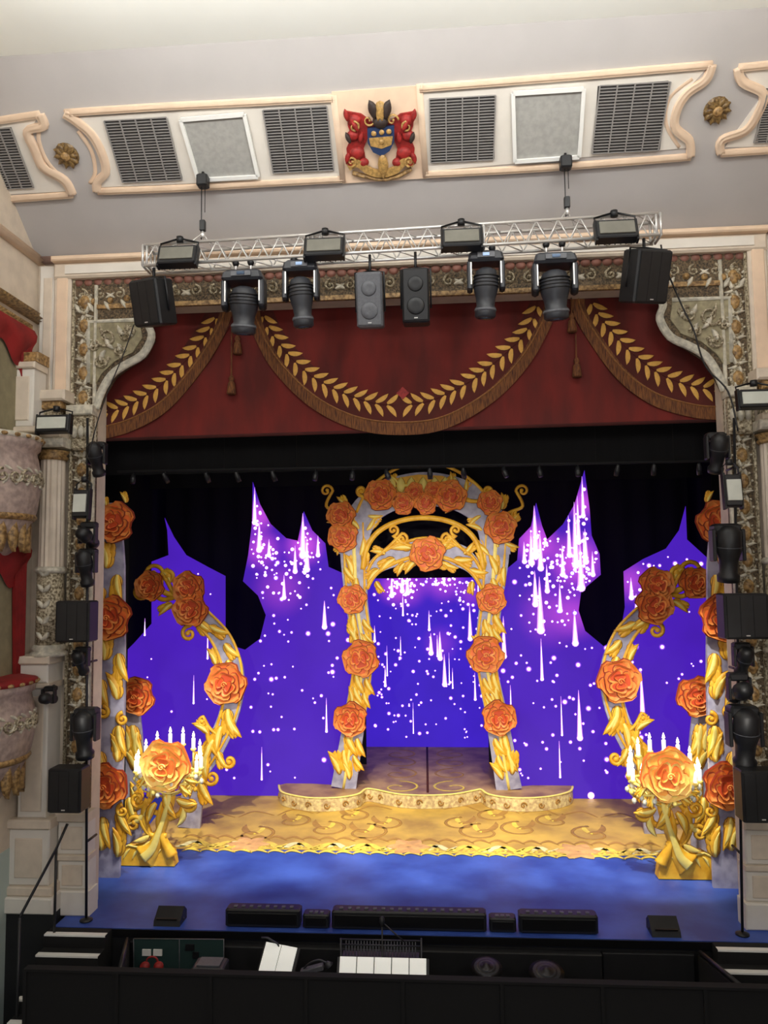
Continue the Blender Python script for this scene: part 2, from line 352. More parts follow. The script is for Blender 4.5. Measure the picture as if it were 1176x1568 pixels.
# ============================================================ PROSCENIUM
def proscenium():
    b=B('proscenium_arch')
    ua=P0.uv(112,640)[0]; ub=P0.uv(86,640)[0]; uc=P0.uv(66,520)[0]
    zcap=P0.uv(86,610)[1]; ztop=P0.uv(620,388)[1]; zcr=P0.uv(620,412)[1]
    mU=2*UC
    b.fbox(P0,ub,mU-ub,zcr,ztop,0,.2,cream,.03); b.fbox(P0,ub,mU-ub,ztop,ztop+.08,0,.3,peach,.02)
    b.fbox(P0,ub+.2,mU-ub-.2,zcr+.06,ztop-.05,.2,.22,panel)
    b.fbox(P0,ua,mU-ua,zo-.0,zcr,0,.06,ornD)
    sc_=M('header_scallop',(140,92,78),.6,noise=.3)
    n=64
    for i in range(n):
        u=ua+(mU-2*ua)*(i+.5)/n; b.dome(P0,u,zcr-.04,(mU-2*ua)/n*.5,.07,.06,.05,sc_,8)
    n=34
    for i in range(n):
        u=ua+(mU-2*ua)*(i+.5)/n; sg=1 if i%2 else -1
        b.scroll(P0,u,zcr-.24,.09,90,1.1,sg,.045,.06,.05,orn); b.leaf(P0,u+.08*sg,zcr-.3,90-60*sg,.16,.06,.06,.04,silv)
    b.fbox(P0,uL,uR,zo-.02,zo+.05,.06,.12,goldp)
    for mir in (None,UC):
        f=V(0,mir)
        b.fbox(f,ub,ua,zcap,ztop,0,.16,cream,.02); b.fbox(f,ub+.05,ua-.05,zcap,ztop-.1,.16,.18,peach,.01)
        b.fbox(f,uc-.02,ub,zcap,ztop,0,.1,panel,.01); b.fbox(f,uc+.05,ub-.06,zcap+.1,ztop-.2,.1,.12,cream,.01)
        zb=f.uv(125,1240)[1]
        b.fbox(f,ua,uL,zb,zcr,0,.08,ornD); 
        b.strip(f,[(ua+.02,zb),(ua+.02,zcr)],.05,.08,.05,orn,n=2); b.strip(f,[(uL-.02,zb),(uL-.02,zcr-.1)],.06,.08,.05,silv,n=2)
        um=(ua+uL)/2; z=zb+.2; i=0
        while z<zcr-.2:
            if i%2==0:
                b.dome(f,um,z,.12,.15,.08,.03,orn,14); b.dome(f,um,z,.08,.11,.1,.05,goldp,12)
                for q in range(8): b.dome(f,um+.13*math.cos(q*.785),z+.16*math.sin(q*.785),.02,.02,.08,.03,silv,6)
            else:
                for a in (45,135,225,315): b.leaf(f,um,z,a,.15,.05,.08,.04,silv,curve=.5); b.scroll(f,um+.1*math.cos(R(a)),z+.12*math.sin(R(a)),.045,a,1,1,.02,.08,.03,orn)
                b.dome(f,um,z,.035,.035,.1,.05,orn,8)
            z+=.19; i+=1
        sp=[(150,486),(226,484),(231,505),(235,520),(222,545),(195,562),(175,577),(160,602),(150,626)]
        S=f.U(sp)
        b.poly(f,[(uL-.02,zcr-.02),(f.uv(262,470)[0],zcr-.02),(f.uv(262,470)[0],zo-.02)]+[S[1]]+S[2:],-.1,.09,ornD)
        b.poly(f,f.U([(142,498),(218,496),(222,520),(208,542),(180,556),(160,575),(150,592),(142,590)]),.09,.11,M('spandrel_panel',(166,156,124),.6,noise=.4,ns=12))
        b.strip(f,[f.uv(236,486)]+f.U([(231,500),(236,519),(222,546),(195,562),(175,577),(160,602),(151,628)]),.1,.07,.09,silv,n=4,prof=MLD)
        b.strip(f,f.U([(140,588),(140,496),(218,493)]),.07,.09,.05,silv,n=1,prof=MLD)
        for (x,y,r,a,sg) in ((168,520,.16,200,1),(196,516,.12,90,-1),(160,556,.12,30,-1),(188,542,.09,0,1),(206,510,.07,180,1),(150,535,.07,90,1)):
            b.scroll(f,*f.uv(x,y),r,a,1.3,sg,.05,.11,.06,orn); b.leaf(f,*f.uv(x,y),a+70,r*1.5,.08,.12,.05,silv,curve=sg*.6); b.leaf(f,*f.uv(x,y),a-50,r*1.3,.06,.12,.04,orn,curve=-sg*.6)
        for (x,y) in ((120,470),(140,468),(165,466),(190,463),(215,461),(240,458)):
            b.leaf(f,*f.uv(x,y),-60,.16,.07,.09,.05,silv); b.dome(f,*f.uv(x+8,y-3),.05,.05,.09,.05,goldp)
        b.pbox(f,50,606,118,622,0,.42,cream,.03); b.pbox(f,58,622,110,634,0,.36,goldp,.02); b.pbox(f,62,634,104,668,0,.3,orn,.02)
        b.pbox(f,54,668,112,678,0,.4,cream,.02); b.pbox(f,46,678,118,692,0,.48,silv,.03)
        b.pbox(f,118,640,150,692,0,.22,orn,.03); b.pbox(f,112,625,152,640,0,.26,silv,.02)
        for x in (66,78,90,102): b.scroll(f,*f.uv(x,655),.06,90,1,1,.03,.32,.04,silv)
        for x in (124,134,144): b.dome(f,*f.uv(x,665),.05,.1,.22,.06,silv)
        fc=V(-.24,mir); z1=fc.uv(78,692)[1]; z0=fc.uv(72,1004)[1]; zc=fc.uv(75,872)[1]; ux=fc.uv(78,860)[0]
        c=fc.w3(ux,0,0)
        b.lathe(c,[(.185,zc),(.175,z1-.12)],cream,32,flute=.1)
        b.lathe(c,[(.2,z1-.14),(.22,z1-.1),(.19,z1-.06),(.24,z1)],goldp,20)
        b.lathe(c,[(.2,z0+.16),(.195,zc-.04)],orn,20)
        b.lathe(c,[(.2,zc-.06),(.235,zc-.03),(.235,zc),(.2,zc+.04)],silv,20)
        b.lathe(c,[(.27,z0),(.27,z0+.05),(.22,z0+.08),(.25,z0+.12),(.21,z0+.17)],silv,20)
        fw=V(-.43,mir)
        for j in range(5):
            zz=z0+.25+j*(zc-z0-.35)/4
            for a in (-40,40): b.leaf(fw,ux,zz,90+a,.15,.07,.0,.03,silv)
        b.pbox(f,38,1000,100,1012,0,.5,cream,.02); b.pbox(f,44,1012,96,1040,0,.45,panel,.02); b.pbox(f,40,1040,99,1048,0,.48,cream,.02)
        b.pbox(f,50,1048,92,1240,0,.4,panel,.02); b.pbox(f,56,1060,86,1230,.4,.42,cream,.01)
        b.pbox(f,34,1240,102,1254,0,.5,cream,.02); b.pbox(f,38,1254,98,1338,0,.45,panel,.02); b.pbox(f,48,1268,88,1326,.45,.47,cream,.01)
        b.pbox(f,30,1338,104,1352,0,.5,cream,.02)
        a_,b_,c0_,d_=b.pbox(f,24,1352,108,1376,0,.55,panel,.02)
        b.fbox(f,a_+.05,b_,-1.8,c0_,0,.5,blkp)
        b.pbox(f,98,1236,148,1250,0,.3,cream,.02); b.pbox(f,100,1250,146,1300,0,.24,panel,.02); b.pbox(f,106,1258,138,1292,.24,.26,cream,.01)
        b.pbox(f,98,1300,148,1308,0,.28,cream,.01); b.pbox(f,100,1308,147,1352,0,.24,panel,.02); b.pbox(f,107,1315,138,1346,.24,.26,cream,.01)
        a_,b_,c0_,d_=f.uv(96,1360)[0],f.uv(150,1360)[0],0,f.uv(120,1352)[1]
        b.fbox(f,a_,b_,c0_,d_,0,.3,panel,.02)
    b.done()
proscenium()
# ============================================================ SIDE BOXES
for mir in (None,UC):
    for (yt,yb) in ((668,795),(1042,1165)):
        f=V(-1.0,mir); zt_=f.uv(30,yt)[1]; zb_=f.uv(30,yb)[1]; h=zt_-zb_
        c=f.w3(-6.02,zb_,0); b=B('theatre_box_balcony')
        b.lathe(c,[(.3,-.55),(.42,-.4),(.56,-.2),(.64,0),(.69,h*.12),(.73,h*.35),(.72,h*.62),(.67,h*.82),(.72,h*.86),(.73,h*.94),(.66,h)],pinkp,32,sx=1)
        b.lathe(c,[(.71,h*.93),(.75,h*.96),(.75,h*1.0),(.6,h*1.03)],redC if yt>900 else silv,32)
        b.lathe(c,[(.65,-.02),(.69,.03),(.67,.07)],goldp,32)
        for i in range(26):
            a=2*math.pi*i/26; p=c+Vector((.715*math.cos(a),.715*math.sin(a),h*.48)); t=Vector((-math.sin(a),math.cos(a),0)); n=Vector((math.cos(a),math.sin(a),0))
            f2=Frame(p,t,(0,0,1),n); b.scroll(f2,0,0,.1,90*(i%2),1.2,1 if i%2 else -1,.045,0,.05,orn); b.leaf(f2,0,-.12,60,.16,.06,0,.04,silv); b.leaf(f2,.02,.14,-30,.12,.05,-.01,.04,silv)
            f3_=Frame(c+Vector((.76*math.cos(a),.76*math.sin(a),h*.97)),t,(0,0,1),n); b.dome(f3_,0,0,.05,.03,-.02,.04,goldp,8)
        for i in range(20):
            a=2*math.pi*i/20; p=c+Vector((.56*math.cos(a),.56*math.sin(a),-.05)); f2=Frame(p,(-math.sin(a),math.cos(a),0),(0,0,1),(math.cos(a),math.sin(a),0)); b.leaf(f2,0,0,270,.42,.16,-.02,.08,goldp)
        b.done()
    for (y0,y1) in ((500,662),(835,1035)):
        fz=V(-.6); za=fz.uv(20,y1)[1]; zb2=fz.uv(20,y0)[1]
        f=Frame((XL,0,0),(0,-1,0),(0,0,1),(1,0,0),mir=mir)
        b=B('box_curtain'); 
        b.fbox(f,.3,1.9,za,zb2,.02,.03,M('box_interior',(150,140,110),.8,noise=.2)); vs=[];n=40
        for j in range(2):
            z=za if j else zb2
            for i in range(n+1): 
                t=i/n; vs.append(f.w3(.34+.34*t*(1-.35*(j==1)),z,.08+.04*math.sin(t*40)))
        b.add(vs,[[i,i+1,n+2+i,n+1+i] for i in range(n)],redC,True)
        vs=[]
        for j in range(5):
            for i in range(n+1):
                t=i/n; vs.append(f.w3(.3+1.6*t,zb2+.02-j*.09*(1+.8*math.sin(t*math.pi*2)**2),.1+.05*math.sin(j*1.2)+.02))
        b.add(vs,[[j*(n+1)+i,j*(n+1)+i+1,(j+1)*(n+1)+i+1,(j+1)*(n+1)+i] for j in range(4) for i in range(n)],redC,True)
        b.done()
        b=B('trim_2'); b.strip(f,[(.28,za),(.28,zb2+.1),(1.9,zb2+.1)],.12,.0,.08,goldp,n=1,prof=MLD); b.done()
    f=V(-.55,mir); b=B('box_pilaster')
    b.pbox(f,14,556,58,566,-.3,.1,cream,.02); b.pbox(f,18,566,54,655,-.3,.06,panel,.02); b.pbox(f,24,578,48,645,.06,.08,cream,.01); b.pbox(f,10,655,62,664,-.3,.12,cream,.02)
    b.pbox(f,8,540,60,556,-.3,.04,goldp,.02); b.done()
b=B('trim_3')
for mir in (None,UC):
    f=Frame((XL,0,0),(0,-1,0),(0,0,1),(1,0,0),mir=mir)
    z=V(-.6).uv(20,470)[1]; b.strip(f,[(0,z),(5,z)],.16,0,.14,goldp,prof=MLD,n=2); b.strip(f,[(0,z+.95),(5,z+.95)],.14,0,.12,peach,prof=MLD,n=2)
b.done()
# ============================================================ STAGE HOUSE
Y0=-.62
b=B('stage_floor'); g=G(0)
b.fbox(g,uL-.22,uR+.22,Y0,0,-.12,0,blue); b.fbox(g,-8,8,0,11,-.12,0,blue)
b.done()
b=B('stage_front_fascia'); f=V(Y0)
b.fbox(f,uL-.22,uR+.22,-1.8,-.12,-.2,-.02,blkp)
for x0,x1,w in ((343,920,.12),(920,1062,.05),(200,343,.05)):
    a_=f.uv(x0,1450)[0]; b_=f.uv(x1,1450)[0]; b.fbox(f,a_+.01,b_-.01,-1.8,-.16,-.02,w,blkp,.01)
b.strip(f,[(uL-.2,-.06),(uR+.2,-.06)],.1,-.02,.04,blk2,n=2,prof=FLT,sm=False)
b.done()
b=B('stage_house_masking')
b.fbox(V(10.6),-8,8,-.0,12,-.1,0,drape)
for s_,x in ((1,-6.8),(-1,6.8)):
    f=Frame((x,0,0),(0,1,0),(0,0,1),(s_,0,0)); b.fbox(f,.3,10.6,0,12,-.1,0,drape)
b.fbox(G(12),-7,7,.3,10.6,0,.1,drape)
b.done()
def drapeobj(name,y,x0,x1,z0,z1,amp=.05,freq=9):
    b=B(name); n=int((x1-x0)*freq*3)+4; vs=[]
    for z in (z0,z1):
        for i in range(n+1):
            x=x0+(x1-x0)*i/n; vs.append((x,y+amp*math.sin(x*freq*2),z))
    b.add(vs,[[i,i+1,n+2+i,n+1+i] for i in range(n)],drape,True); b.done()
zb_=V(1.0).uv(630,718)[1]
drapeobj('black_border',1.0,-6.5,6.5,zb_,9.5,.03,4)
for y in (2.2,4.6,):
    drapeobj('black_leg_drape',y,-6.6,V(y).uv(196,900)[0],0,9,.05,6); drapeobj('black_leg_drape',y,V(y).uv(1096,900)[0],6.6,0,9,.05,6)
drapeobj('black_border',6.5,-6.5,6.5,V(6.5).uv(600,735)[1]-.1,11,.04,4)
drapeobj('black_backcloth',7.6,-6.5,V(7.6).uv(560,1000)[0],0,11,.05,5); drapeobj('black_backcloth',7.6,V(7.6).uv(745,1000)[0],6.5,0,11,.05,5); drapeobj('black_border',7.9,-2.5,2.5,V(7.9).uv(650,885)[1],11,.05,5)
# pelmet
PY=.34
def pelmet():
    b=B('red_pelmet_curtain'); f=V(PY); n=90; vs=[]; rows=10
    ul=uL-.15; ur=uR+.15
    zl=f.uv(150,676)[1]; zr=f.uv(1108,646)[1]
    for j in range(rows+1):
        for i in range(n+1):
            u=ul+(ur-ul)*i/n; v0_=zl+(zr-zl)*i/n; v=v0_+(zo+.3-v0_)*j/rows
            vs.append(f.w3(u,v,.012*math.sin(u*5)))
    b.add(vs,[[j*(n+1)+i,j*(n+1)+i+1,(j+1)*(n+1)+i+1,(j+1)*(n+1)+i] for j in range(rows) for i in range(n)],redM,True)
    b.strip(f,[(ul,zl+.02),(ur,zr+.02)],.05,.015,.012,cord,n=2,prof=FLT)
    sw=[([(402,470),(408,495),(432,532),(472,572),(520,600),(570,617),(605,621)],[(388,470),(396,505),(425,560),(480,615),(545,648),(612,657),(680,648),(750,608),(800,556),(832,500),(845,462)]),
        ([(826,455),(808,505),(772,543),(722,583),(665,612),(628,620)],None),
        ([(338,472),(322,505),(292,545),(247,590),(200,620),(158,634)],[(350,472),(335,512),(302,565),(252,622),(200,652),(150,666)]),
        ([(900,450),(912,478),(934,506),(968,542),(1012,574),(1060,592),(1096,597)],[(884,450),(888,480),(912,522),(952,575),(1002,612),(1060,630),(1104,634)])]
    for lf,fr_ in sw:
        if fr_:
            U=f.U(fr_); b.strip(f,U,.2,.02,.02,frng,n=8,prof=FLT,sm=False); 
            b.strip(f,[(p[0],p[1]+.27) for p in U],.46,.014,.008,swagM,n=8,prof=FLT,sm=False)
            b.strip(f,[(p[0],p[1]+.1) for p in U],.03,.035,.02,M('cord_gold',(150,98,46),.6,noise=.4,ns=30),n=8)
    for lf,fr_ in sw:
        P=cr(f.U(lf),16); acc=0; last=P[0]; step=.165
        for i in range(1,len(P)):
            d=math.dist(P[i],P[i-1]); acc+=d
            if acc>=step:
                tx,ty=P[i][0]-P[i-1][0],P[i][1]-P[i-1][1]; a=math.degrees(math.atan2(ty,tx)); acc=0; nx,ny=-ty/d,tx/d
                for sg in (1,-1): b.leaf(f,P[i][0]+nx*.018*sg,P[i][1]+ny*.018*sg,a+sg*30,.235,.075,.032,.004,leafG,curve=.28*sg)
        b.strip(f,P,.012,.032,.006,swagM,n=1)
    u,v=f.uv(617,603); b.poly(f,[(u-.1,v),(u,v-.1),(u+.1,v),(u,v+.1)],.04,.05,redB)
    for x,y0,y1 in ((357,500,606),(366,486,545),(873,455,512),(880,515,580)):
        u,v0_=f.uv(x,y0); v1_=f.uv(x,y1)[1]; c=f.w3(u,v1_,.09); L=v0_-v1_
        b.lathe(c,[(.065,0),(.075,.02),(.055,.18),(.03,.21),(.048,.25),(.03,.29),(.012,.31),(.01,L)],frng,12)
    b.done()
pelmet()
# overhead batten with lanterns
b=B('lighting_batten'); f=V(.72); A=f.w3(*f.uv(180,722)); C=f.w3(*f.uv(1092,706)); b.tube([A,C],.018,blkr)
for i in range(16):
    p=A+(C-A)*((i+.5)/16+random.uniform(-.01,.01)); b.tube([p,p-Vector((0,0,.08))],.01,blkr)
    b.lathe(p-Vector((0,0,.12)),[(.04,-.09),(.045,.0),(.03,.07),(.02,.09)],blk,10,rot=rotx(random.choice((-25,20,35)))@roty(random.uniform(-20,20)))
for i in range(8):
    p=A+(C-A)*(i+.5)/8; b.tube([p,p+Vector((0,0,2.4))],.005,blkr)
b.done()
# ============================================================ PURPLE PROJECTION FLATS
YF=5.8; fF=V(YF)
def W3(f,x,y): u,v=f.uv(x,y); return f.w3(u,v,0)
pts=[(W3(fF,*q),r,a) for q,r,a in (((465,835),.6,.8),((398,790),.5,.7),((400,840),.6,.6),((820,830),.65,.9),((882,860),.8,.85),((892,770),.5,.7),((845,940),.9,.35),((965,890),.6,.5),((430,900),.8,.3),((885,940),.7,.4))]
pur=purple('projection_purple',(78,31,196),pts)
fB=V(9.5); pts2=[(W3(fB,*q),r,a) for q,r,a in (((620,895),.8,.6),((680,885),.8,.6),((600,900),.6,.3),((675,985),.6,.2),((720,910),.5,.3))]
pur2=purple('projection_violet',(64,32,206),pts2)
LP=[(190,1262),(190,1000),(205,985),(232,955),(232,860),(258,850),(256,812),(252,793),(266,822),(285,850),(318,868),(345,882),(345,960),(352,988),(375,995),(398,978),(407,942),(395,912),(372,890),(380,850),(386,800),(387,738),(398,772),(414,802),(438,824),(456,828),(465,783),(478,812),(498,832),(503,868),(530,880),(548,890),(552,1000),(530,1210)]
RP=[(768,1212),(748,1000),(752,890),(775,872),(792,858),(795,825),(813,806),(821,770),(830,805),(838,826),(862,803),(880,772),(895,720),(903,780),(906,820),(918,848),(920,880),(890,905),(886,935),(896,966),(925,990),(950,970),(957,930),(955,875),(985,856),(1020,840),(1040,812),(1050,775),(1052,826),(1085,856),(1112,900),(1112,1262)]
def flat(nm,f,P):
    b=B(nm); U=f.U(P)
    U=[(u,0.008) if py>1150 else (u,v) for (u,v),(px,py) in zip(U,P)]
    b.poly(f,U,-.02,0,pur); b.done()
flat('purple_cutout_flat',fF,LP); flat('purple_cutout_flat',fF,RP)
b=B('purple_backdrop'); b.fbox(fB,-2.6,2.6,0,8,-.03,0,pur2); b.done()
def pin(P,x,y):
    c=False; j=len(P)-1
    for i in range(len(P)):
        if (P[i][1]>y)!=(P[j][1]>y) and x<(P[j][0]-P[i][0])*(y-P[i][1])/(P[j][1]-P[i][1])+P[i][0]: c=not c
        j=i
    return c
def inn(x,y,m=4): return all(pin(LP,x+a,y+c) or pin(RP,x+a,y+c) for a,c in ((m,0),(-m,0),(0,m),(0,-m)))
b=B('sparkle_projection')
def spark(f,x,y,r,st=0,halo=True):
    u,v=f.uv(x,y); r*=f.k; n=10
    def disc(R_,w,mt): b.add([f.w3(u+R_*math.cos(2*math.pi*i/n),v+R_*math.sin(2*math.pi*i/n),w) for i in range(n)],[list(range(n))],mt)
    if st: 
        b.strip(f,[(u,v+st*f.k),(u,v+st*f.k*.5),(u,v)],[.006,r*1.3,r*2.3],.005,.001,spk2,n=3,prof=FLT,sm=False)
        b.strip(f,[(u,v+st*f.k*.8),(u,v+st*f.k*.4),(u,v)],[.003,r*.6,r*1.3],.008,.001,spk,n=3,prof=FLT,sm=False)
    if halo: disc(r*1.9,.003,spk3)
    disc(r*1.3,.006,spk2); disc(r,.010,spk)
BU=[(465,840,20,24,42),(397,800,13,34,46),(408,850,22,24,24),(820,835,18,30,46),(882,862,26,34,60),(893,775,9,36,30),(835,895,35,34,34),(968,895,20,26,18),(432,890,30,36,24)]
for cx,cy,sx,sy,n in BU:
    for i in range(n):
        x=random.gauss(cx,sx); y=random.gauss(cy,sy)
        if inn(x,y): spark(fF,x,y,random.uniform(.9,2.4),0,False)
for x,y,s,r in ((390,800,55,3.4),(397,842,45,4),(405,805,30,3),(398,770,25,2.5),(464,850,65,5),(470,872,50,4),(452,875,40,3.2),(487,850,30,3),(457,830,40,3),(435,915,35,3),(497,960,40,3.4),(412,850,25,3),
    (820,850,75,5.5),(814,862,50,4),(828,870,55,4),(803,860,30,3),(882,865,95,5),(872,850,60,3.6),(890,900,70,5),(897,860,50,4),(886,830,70,3.6),(893,790,60,3),(828,965,80,5),(893,985,60,4.6),(881,985,50,4),(862,880,45,3.4),(838,905,40,3.2),(858,935,40,3),(772,1005,60,3.4),(908,880,35,3),(888,1130,70,3.6),(984,1098,70,3.6),(830,1040,60,2.2),(500,1120,50,1.6),(905,1218,0,4),(820,925,50,4),(967,915,30,3.4),(975,935,25,3)):
    if inn(x,y,1) and inn(x,y-s*.8,1) or y>1000: spark(fF,x,y,r,s,False)
for i in range(430):
    L_=random.random()<.5; x=random.uniform(215,545) if L_ else random.uniform(755,1105); y=850+(random.random()**1.35)*350
    if L_ and x<350 and random.random()<.85: continue
    if (not L_) and x>960 and random.random()<.5: continue
    if inn(x,y) and y<1195:
        st=random.uniform(20,60) if random.random()<.05 else 0
        spark(fF,x,y,random.choice((.9,1.1,1.3,1.6,2.3)) if not st else 1.3,st,st==0)
for i in range(170):
    x=random.uniform(573,738); y=885+(random.random()**1.3)*245; st=random.uniform(20,50) if random.random()<.06 else 0; spark(fB,x,y,random.choice((.8,1,1.3,1.7)),st,st==0)
for cx,cy,n in ((622,900,24),(605,905,14),(680,890,20),(705,905,12)):
    for i in range(n): spark(fB,random.gauss(cx,9),random.gauss(cy,11),random.uniform(1.1,2.3),0,False)
for x,y,s in ((624,908,40),(616,905,30),(720,978,50),(674,1008,40),(681,1048,45),(600,912,30),(678,880,25),(660,1000,30),(590,1050,30)): spark(fB,x,y,3.2 if y<1010 or x==681 else 1.8,s,False)
b.done()
# ============================================================ FLOOR CLOTH / PLATFORM
g=G(.002)
b=B('painted_floorcloth')
fl=g.U([(186,1318),(240,1300),(420,1301),(640,1306),(860,1311),(1010,1310),(1118,1330)])
b.poly(g,fl+[(5.6,5.6),(2,9.4),(-2,9.4),(-5.6,5.6)],0,.004,yel)
w=.007
def gs(pts,wd,mt,n=6): b.strip(g,g.U(pts),wd,w,.002,mt,n=n,prof=FLT,sm=False)
gs([(275,1296),(420,1299),(640,1304),(860,1309),(1005,1310)],.05,paintY)
x=290
i=0
while x<1000:
    y=1292+ (x-290)*.018; sg=1 if i%2 else -1
    gs([(x-24,y+5),(x-10,y-3*sg),(x+6,y+3*sg),(x+20,y-2*sg)],[.02,.14,.12,.02],paintW if i%3==0 else paintY)
    gs([(x-12,y+12),(x+2,y+8),(x+18,y+13)],[.01,.1,.01],paintY)
    gs([(x-10,y-9),(x+4,y-13),(x+20,y-7)],[.01,.1,.01],paintD)
    u_,v_=g.uv(x+10,y+4); b.scroll(g,u_,v_,.12,90*i,1.1,sg,.05,w+.001,.002,paintY,prof=FLT)
    x+=26; i+=1
for cx,cy in ((380,1293),(625,1297),(885,1304)):
    u,v=g.uv(cx,cy)
    for k_ in range(6): b.leaf(g,u,v,k_*60,.42,.28,w+.001,.003,M('paint_rose',(236,180,110),.5,noise=.3))
for s_ in (-1,1):
    for (cx,cy,r) in ((90,1275,.5),(60,1262,.4),(150,1270,.45),(200,1258,.4),(110,1250,.4),(260,1278,.45)):
        u,v=g.uv(648+s_*cx,cy); b.scroll(g,u,v,r,90,1.1,s_,.07,w,.002,paintD,prof=FLT); b.leaf(g,u,v,90-s_*60,r*1.4,.14,w,.002,paintD,curve=.6*s_); b.leaf(g,u,v,90+s_*40,r*1.2,.1,w,.002,paintY,curve=-.6*s_)
for s_ in (-1,1): 
    for k_ in range(5): gs([(640+s_*(40+k_*60),1240+k_*3),(640+s_*(70+k_*60),1234+k_*3),(640+s_*(95+k_*60),1243+k_*3)],[.02,.08,.02],paintD)
b.done()
# platform
ph=.28; gp=G(ph); b=B('scalloped_stage_platform')
edge=gp.U([(427,1202),(431,1212),(450,1218),(480,1222),(520,1221),(548,1216),(560,1208),(575,1209),(610,1216),(652,1218),(695,1216),(728,1210),(737,1209),(748,1216),(775,1221),(810,1222),(845,1219),(872,1212),(877,1204)])
E=cr(edge,4)
poly=E+[gp.uv(860,1199),(2.1,5.72),(2.1,6.6),(1.75,9.45),(-1.75,9.45),(-2.0,6.6),(-2.0,5.72),gp.uv(445,1198)]
b.poly(gp,poly,-ph+.012,0,bro)
fas=M('platform_fascia',(236,220,160),.5,col2=(188,160,120),ns=14)
for i in range(len(E)-1):
    p,q=E[i],E[i+1]; vs=[(p[0],p[1]-.01,0.012),(q[0],q[1]-.01,0.012),(q[0],q[1]-.01,ph),(p[0],p[1]-.01,ph)]
    b.add(vs,[[0,1,2,3]],fas)
b.strip(gp,E,.05,.0,.02,goL,n=1); 
for i in range(2,len(E)-2,3):
    p=E[i]; q=E[i+1]; d=Vector((q[0]-p[0],q[1]-p[1],0)).normalized(); f2=Frame((p[0],p[1]-.02,ph*.5),d,(0,0,1),(d.y,-d.x,0)); b.scroll(f2,0,0,.07,0,1,1 if i%2 else -1,.03,0,.02,paintD)
b.strip(gp,[gp.uv(655,1214),gp.uv(654,1144)],.05,.001,.003,cord,n=2,prof=FLT)
for s_ in (-1,1):
    for cy in (1205,1185,1168,1155):
        u,v=gp.uv(652+s_*42,cy); b.scroll(gp,u,v,.5,90,1.1,s_,.06,.002,.002,paintY if cy>1190 else paintD,prof=FLT)
b.done()
